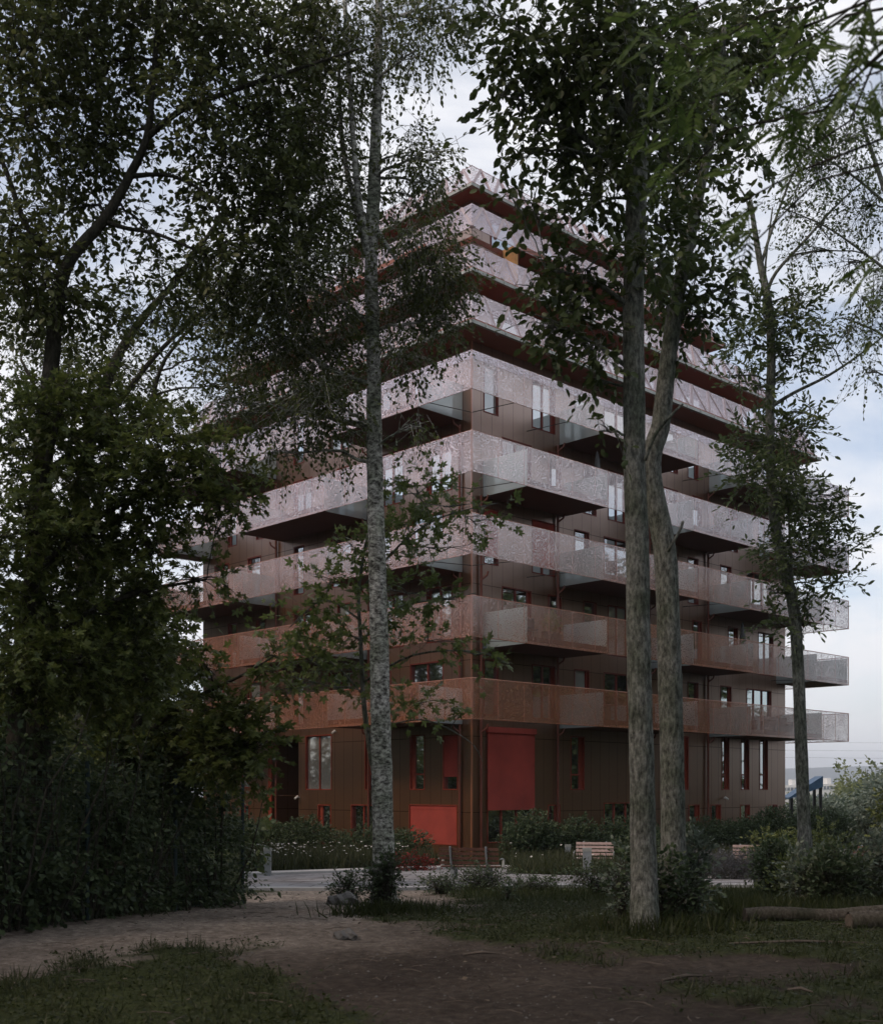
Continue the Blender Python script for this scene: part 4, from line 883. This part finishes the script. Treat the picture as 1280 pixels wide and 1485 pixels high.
# pebbles on the trail
D=[]; pts=scatter(2600,-30,900,7.8,22,lambda x,y: float(green(x,y))<.3); n=len(pts)
pos=np.array([(x,y,float(H(x,y))+.012) for x,y in pts])
tag(leaves_obj('pebbles',[(pos,rng.standard_normal((n,3))*[1,1,.1],np.tile([0,0,1.],(n,1)),rng.uniform(.006,.02,n)+.02*(rng.random(n)>.95))],(np.array([(0,0,0),(.5,.4,0),(1,0,0),(.5,-.4,0),(.5,0,.35)]),[(0,1,4),(1,2,4),(2,3,4),(3,0,4)]),M['pebble']),'small stones lying on the bare trail','pebbles',kind='stuff')

# ---------------------------------------------------------------- street furniture
def bench(px,Y,rz,label,wood,length=1.8,back=True):
    x,y=gxy(px,Y); z=float(H(x,y)); o=empty('park_bench',(x,y,z),rz); tag(o,label,'bench','slatted benches along the garden path')
    h=length/2; s=MB()
    for i in range(4): s.box(-h,-.22+i*.115,.43,h,-.13+i*.115,.465)
    s.build('seat',wood,o); b=MB()
    for i in range(4):
        zz=.52+i*.118; yy=-.30-i*.035; b.prism([(-h,yy,zz),(h,yy,zz),(h,yy-.03,zz+.005),(-h,yy-.03,zz+.005)],[(-h,yy-.022,zz+.075),(h,yy-.022,zz+.075),(h,yy-.052,zz+.08),(-h,yy-.052,zz+.08)])
    b.build('backrest',wood,o)
    for sx in (-h*.6,h*.6):
        l=MB(); l.box(sx-.05,-.26,0,sx+.05,-.2,.43); l.box(sx-.05,.16,0,sx+.05,.21,.43); l.box(sx-.05,-.26,.38,sx+.05,.2,.428)
        l.tube([(sx,-.26,.43),(sx,-.375,.52),(sx,-.50,.98)],.028,6); l.build('leg',M['steel'],o)
    for sx in (-h-.03,h+.03):
        a=MB(); a.tube([(sx,.2,.44),(sx,.24,.62),(sx,.0,.66),(sx,-.33,.66)],.018,6); a.tube([(sx,.12,.65),(sx,-.02,.44)],.016,6); a.build('armrest',M['gutter'],o)
    return o
bench(684,30.5,math.radians(-12),'brown slatted bench seen from behind near the path, the nearest one',M['wood'],1.55)
bench(861,39.0,math.radians(170),'pale pinkish bench behind the pair of bollards',M['pinkwood'],1.25)
bench(1092,37,math.radians(172),'pale bench beside the bollard right of the paired trunks',M['pinkwood'],1.2)
bench(1276,33,math.radians(175),'reddish bench cut by the right edge of the view',M['wood'],1.3)
def bollard(px,py0,py1,label,w=.115,Y=None):
    h=.95
    if Y: h=(py1-py0)/F*Y-.1+.1
    Y=Y or F*h/(py1-py0); x,y=gxy(px,Y); z=CH+(CY-py1)/F*Y; z=min(z,hz(x,y)+.1)
    o=empty('bollard',(x,y,z-.1)); tag(o,label,'bollard','grey square bollards beside the path')
    m=MB(); m.box(-w,-w*.7,0,w,w*.7,h+.0); m.build('post',M['steel'],o)
    m=MB(); m.box(-w-.008,-w*.7-.008,h+.003,w+.008,w*.7+.008,h+.1); m.build('cap',M['gutter'],o)
bollard(388,1230,1271,'lone grey bollard left of the birch at the start of the paving',.105,Y=35.6)
bollard(823,1225,1263,'slimmer farther bollard left in the pair before the pale bench',.1)
bollard(851,1230,1276,'nearer bollard right in the pair before the pale bench',.115,Y=33.0)
bollard(1071,1217,1246,'bollard beside the pale bench right of the paired trunks',.09)
bollard(1258,1204,1234,'bollard at the right edge next to the reddish bench',.09)
# fallen logs
def log(p0,p1,r0,r1,label):
    p0=np.array(p0);p1=np.array(p1); o=empty('fallen_log',tuple(p0)); tag(o,label,'log','fallen logs lying right of the trunks')
    n=14; pts=[(p1-p0)*i/n+np.array([0,0,.02*math.sin(i*1.3)]) for i in range(n+1)]; m=MB(); m.tube(pts,[r0+(r1-r0)*i/n*random.uniform(.93,1.05) for i in range(n+1)],16,wob=.14,cap=False); m.build('trunk',M['log'],o,smooth=True)
    d=(p1-p0)/np.linalg.norm(p1-p0); m=MB(); m.tube([-d*.01,d*.02],[r0*.86,r0*.9],14); m.build('cut_end',M['logend'],o)
log((3.27,14.1,.09),(7.2,14.35,.10),.095,.105,'long weathered grey log lying behind the other')
log((4.27,13.35,.10),(7.6,13.7,.11),.11,.12,'thicker pale barked log at the right edge overlapping the long one')
for (x,y,l,a,lab) in ((-.08,11.1,.35,.15,'short pale stick on the bare soil in the lower middle'),(1.55,9.6,.5,.5,'thin broken stick lying low right of the middle'),(2.6,11.9,1.4,.05,'long thin twig lying on the soil left of the grey trunk foot'),(2.45,9.15,.2,-.6,'small orange-brown chip of wood on the soil at lower right')):
    o=empty('stick',(x,y,.05)); tag(o,lab,'stick'); m=MB(); m.tube([(0,0,0),(l*.5*math.cos(a),l*.5*math.sin(a),.02),(l*math.cos(a),l*math.sin(a),0)],[.012,.016,.006],6); m.build('branch',M['logend'],o)
tm=MB()
for x_,y_ in scatter(170,-30,1320,7.8,17):
    a_=random.uniform(0,3.14); l_=random.uniform(.06,.32); z_=float(H(x_,y_))+.05; c_,s_=math.cos(a_)*l_/2,math.sin(a_)*l_/2
    tm.tube([(x_-c_,y_-s_,z_),(x_+random.gauss(0,.02),y_+random.gauss(0,.02),z_+.012),(x_+c_,y_+s_,z_)],[.004,.005,.002],5)
tag(tm.build('twig_litter',M['logend']),'thin dead twigs strewn over the soil','twigs',kind='stuff')
x,y=gxy(500,18.9)
def stone(x,y,r,label):
    import bmesh
    bm=bmesh.new(); bmesh.ops.create_icosphere(bm,subdivisions=3,radius=r)
    for v in bm.verts:
        n=v.co.normalized(); v.co*= 1+.18*math.sin(n.x*5+n.y*3)+.1*math.sin(n.z*7+n.x*9); v.co.z*=.55
    me=bpy.data.meshes.new('stone'); bm.to_mesh(me); bm.free(); me.materials.append(M['pebble']); ob=bpy.data.objects.new('stone',me); COL.objects.link(ob); ob.location=(x,y,float(H(x,y))+r*.2); tag(ob,label,'stone')
stone(x,y,.26,'grey boulder half hidden in weeds at the path edge left of the birch')
stone(-1.35,12.7,.13,'small pale stone on the trail left of the birch foot')
x,y=gxy(667,24.0); stone(x,y,.07,'fist-sized pale stone among weeds below the brown bench')

# ---------------------------------------------------------------- far things at the right
o=empty('play_hut',(20.2,72,-1.1)); tag(o,'small play hut with a slanting blue roof on black posts beyond the building end','play hut')
m=MB(); m.prism([(-1.05,-.8,2.15),(1.0,-.8,2.9),(1.0,.9,2.9),(-1.05,.9,2.15)],[(-1.05,-.8,2.25),(1.0,-.8,3.55),(1.0,.9,3.55),(-1.05,.9,2.25)]); m.build('roof',M['blue'],o)
for px_,py_ in ((-.85,-.6),(-.55,.7),(.9,-.6),(.9,.7)):
    m=MB(); m.box(px_-.08,py_-.08,0,px_+.08,py_+.08,2.2 if px_<0 else 2.9); m.build('post',M['dark'],o)
def office(px0,px1,pytop,Y,floors,label,zb):
    x0,x1=(px0-CX)/F*Y,(px1-CX)/F*Y; zt=CH+(CY-pytop)/F*Y; o=empty('office_block',((x0+x1)/2,Y,zb)); tag(o,label,'building')
    w=(x1-x0)/2; h=zt-zb; m=MB(); m.box(-w,0,0,w,15,h); m.build('wall',M['office'],o)
    fh=h/floors
    for i in range(floors):
        n=9
        m=MB(); m.box(-w+.5,-.12,fh*i+fh*.35,w-.5,-.003,fh*i+fh*.72); f=m.build('window_band',M['officeglass'],o)
        m=MB(); 
        for j in range(1,n): xx=-w+2*w*j/n; m.box(xx-.12,-.2,fh*i+fh*.35,xx+.12,-.121,fh*i+fh*.72)
        m.build('mullion',M['office'],f)
    m=MB(); m.box(w*.35,3,h,w*.6,8,h+h*.14); m.build('roof_box',M['office'],o)
office(1174,1217,1137,420,5,'white office block with dark window bands in the valley right of the slim tree',-11)
office(1120,1166,1139,440,5,'pale low office block half hidden behind the building end',-12)
wl=empty('power_line',(60,260,8)); tag(wl,'faint overhead power cables crossing the sky above the distant hills','cables')
for dz,dx in ((0,0),(1.6,0),(3.4,0)):
    m=MB(); m.tube([(-20+t*12,0,dz+1.2*((t-10)/10)**2+.05*t) for t in range(0,21)],.016,5); m.build('cable',M['dark'],wl)
for xx in (-20,220):
    m=MB(); m.tube([(xx,0,-20),(xx,0,7)],[.3,.15],8); m.box(xx-1.5,-.1,4,xx+1.5,.1,4.3); m.build('pole',M['steel'],wl)
def hills():
    m=MB(); n=160; pr=[]
    for i in range(n+1):
        x=-3900+8800*i/n; t=x/1700
        zt=118+34*math.sin(t*1.3+.4)+15*math.sin(t*4.1)+7*math.sin(t*9.7+1)
        pr.append((x,zt))
    rows=[]
    for yy,f in ((5300,0),(5900,.45),(6500,.8),(7000,1),(7900,.7)):
        rows.append([(x,yy+60*math.sin(x*.004),-45+(z+45)*f) for x,z in pr])
    for a,b in zip(rows[:-1],rows[1:]):
        for i in range(n): m.quad(a[i],a[i+1],b[i+1],b[i])
    mat=simple('far_forest',(.045,.06,.035),.95,0,.4,.02)
    tag(m.build('hills',mat,smooth=True),kind='structure')
hills()
m=MB(); m.box(-4200,-300,-400,5200,8600,215); 
hm,hn,ho=newmat('haze_air'); pv=N(hn,'ShaderNodeVolumePrincipled'); pv.inputs['Color'].default_value=(.86,.91,1,1); pv.inputs['Density'].default_value=.00018; pv.inputs['Anisotropy'].default_value=.2
hn.links.new(pv.outputs[0],ho.inputs['Volume']); tag(m.build('haze',hm),kind='stuff')
def wood_mass(name,label,spots,leaf,mat,n_each,trunks=True,col=None):
    data=[]; bm=MB()
    for (x,y,h,r) in spots:
        z=float(H(x,y)); 
        if h>5 and leaf<.9:
            for q in range(2): dt,_=sprays(np.array([x+random.gauss(0,r*.4),y+random.gauss(0,r*.4),z+random.uniform(1.2,4.5)]),np.array([r*.9,r*.9,2.0]),n_each*.22,leaf,6,leaf*2,.2); data.append(dt)
        for q in range(3):
            c=np.array([x+random.gauss(0,r*.3),y+random.gauss(0,r*.3),z+h*random.uniform(.35,.75)]); dt,_=sprays(c,np.array([r*.8,r*.8,h*.32]),n_each/3,leaf,6,leaf*2.5,.2); data.append(dt)
        bm.tube([(x,y,z-.3),(x+.2,y,z+h*.5),(x,y,z+h*.9)],[.22,.16,.05],7)
    o=leaves_obj(name,data,OVATE,mat); tag(o,label,'woodland',kind='stuff')
    t=bm.build('trunks',M['barkdark'],o)
# distant tree belt in the valley
sp=[]
for i in range(90):
    px=random.uniform(1110,1330); Y=random.uniform(260,520); x,y=gxy(px,Y); sp.append((x,y,random.uniform(7,11)*(1+.5*(px>1220)),random.uniform(3,5)))
wood_mass('far_wood','belt of trees in the valley below the hills',[s for s in sp if not(1120<CX+F*s[0]/s[1]<1220 and s[1]<440)],1.0,M['lf_olive'],420)
sp=[]
for i in range(26):
    px=random.uniform(1150,1300); Y=random.uniform(90,150); x,y=gxy(px,Y); sp.append((x,y,random.uniform(1.6,2.1)+(px>1256)*2.0,random.uniform(1.6,2.2)))
wood_mass('valley_scrub','grey-green scrub beyond the play hut',sp,.4,M['lf_silver'],500)
# woods around the viewer (beside and behind), seen in the facade's reflections and shading the clearing
sp=[]
for i in range(64): sp.append((random.uniform(32,52),random.uniform(2,64),random.uniform(18.5,23),4.0))
for i in range(80): sp.append((random.uniform(-66,-36),random.uniform(14,80),random.uniform(20,26),4.4))
for i in range(26): sp.append((random.uniform(-24,24),random.uniform(-24,-7),random.uniform(13,18),4.2))
wood_mass('surrounding_wood','woodland edge standing beside and behind the clearing',sp,.5,M['lf_elm'],1900)
sp=[]
for i in range(34):
    Y=random.uniform(30,50); px=random.uniform(-260,175); x,y=gxy(px,Y); sp.append((x,y,random.uniform(5.5,8.5),2.6))
wood_mass('woodland_edge','dark woodland undergrowth behind the wire fence at the left edge',sp,.22,M['lf_elm'],2200)
sp=[]
data=[];  # unseen leaf clumps, added overhead and at the sides to shade the ground
for i in range(110):
    x=random.uniform(-14,14); y=random.uniform(-9,7.5); zmin=CH+max(y,0)*.78+3.6
    c=np.array([x,y,zmin+random.uniform(1.2,4)]); dt,_=sprays(c,np.array([1.9,1.5,1.0]),260,.2,6,.5,.2); data.append(dt)
for side in (-1,1):
    for i in range(30):
        y=random.uniform(5,22); x=side*(y*.42+random.uniform(3.5,8)); 
        c=np.array([x,y,random.uniform(3.5,11)]); dt,_=sprays(c,np.array([1.9,1.9,1.6]),320,.2,6,.5,.2); data.append(dt)
for i in range(26):                                     # more leaf clumps added above the view to shade the clearing
    y=random.uniform(7.5,26); x=random.uniform(-.38,.42)*y; c=np.array([x,y,CH+y*.70+random.uniform(1.6,4)]); dt,_=sprays(c,np.array([1.7,1.4,.8]),240,.2,6,.5,.2); data.append(dt)
tag(leaves_obj('shade_canopy',data,OVATE,M['lf_elm']),'unseen leaf canopy added above and beside the viewer to shade the clearing','canopy',kind='stuff')

# ---------------------------------------------------------------- light, sky, camera
w=bpy.data.worlds.new('World'); S.world=w; w.use_nodes=True; nt=w.node_tree; nt.nodes.clear()
out=nt.nodes.new('ShaderNodeOutputWorld'); bg=nt.nodes.new('ShaderNodeBackground'); bg.inputs['Strength'].default_value=.15
sk=nt.nodes.new('ShaderNodeTexSky'); sk.sky_type='NISHITA'; sk.sun_disc=False; sk.sun_elevation=math.radians(44); sk.sun_rotation=math.radians(242); sk.air_density=1.0; sk.dust_density=1.5; sk.ozone_density=1.6
tc=nt.nodes.new('ShaderNodeTexCoord'); mp=nt.nodes.new('ShaderNodeMapping'); mp.inputs['Scale'].default_value=(1.6,1.6,4.2); mp.inputs['Location'].default_value=(.3,.1,.0)
no=nt.nodes.new('ShaderNodeTexNoise'); no.inputs['Scale'].default_value=2.2; no.inputs['Detail'].default_value=9; no.inputs['Roughness'].default_value=.55; no.inputs['Distortion'].default_value=.4
nt.links.new(tc.outputs['Generated'],mp.inputs[0]); nt.links.new(mp.outputs[0],no.inputs['Vector'])
rp=ramp(nt,[(.40,(.36,)*3),(.60,(.96,)*3)]); nt.links.new(no.outputs['Fac'],rp.inputs[0])
mx=nt.nodes.new('ShaderNodeMix'); mx.data_type='RGBA'; nt.links.new(rp.outputs[0],mx.inputs[0]); nt.links.new(sk.outputs[0],mx.inputs[6]); mx.inputs[7].default_value=(6.3,6.3,6.5,1)
nt.links.new(mx.outputs[2],bg.inputs[0]); nt.links.new(bg.outputs[0],out.inputs[0])
sd=bpy.data.lights.new('sun','SUN'); sd.energy=1.4; sd.angle=math.radians(14); sd.color=(1,.74,.55); so=bpy.data.objects.new('sun',sd); COL.objects.link(so)
az=math.radians(242); el=math.radians(44)
sv=Vector((math.sin(az)*math.cos(el),math.cos(az)*math.cos(el),math.sin(el))); so.rotation_euler=sv.to_track_quat('Z','Y').to_euler(); so.location=(0,0,60)
cd=bpy.data.cameras.new('camera'); co=bpy.data.objects.new('camera',cd); COL.objects.link(co); S.camera=co
co.location=(0,0,CH); co.rotation_euler=(math.radians(90),0,0); cd.sensor_fit='HORIZONTAL'; cd.sensor_width=36; cd.lens=F/1280*36
cd.shift_x=-(CX-640)/1280; cd.shift_y=(CY-742.5)/1280; cd.clip_end=25000; cd.clip_start=.05
cd.dof.use_dof=True; cd.dof.focus_distance=40; cd.dof.aperture_fstop=4.5
S.view_settings.view_transform='Standard'; S.view_settings.look='None'; S.view_settings.exposure=.15; S.view_settings.gamma=1
S.cycles.transparent_max_bounces=24; S.cycles.max_bounces=6; S.cycles.diffuse_bounces=3; S.cycles.glossy_bounces=3; S.cycles.use_denoising=True
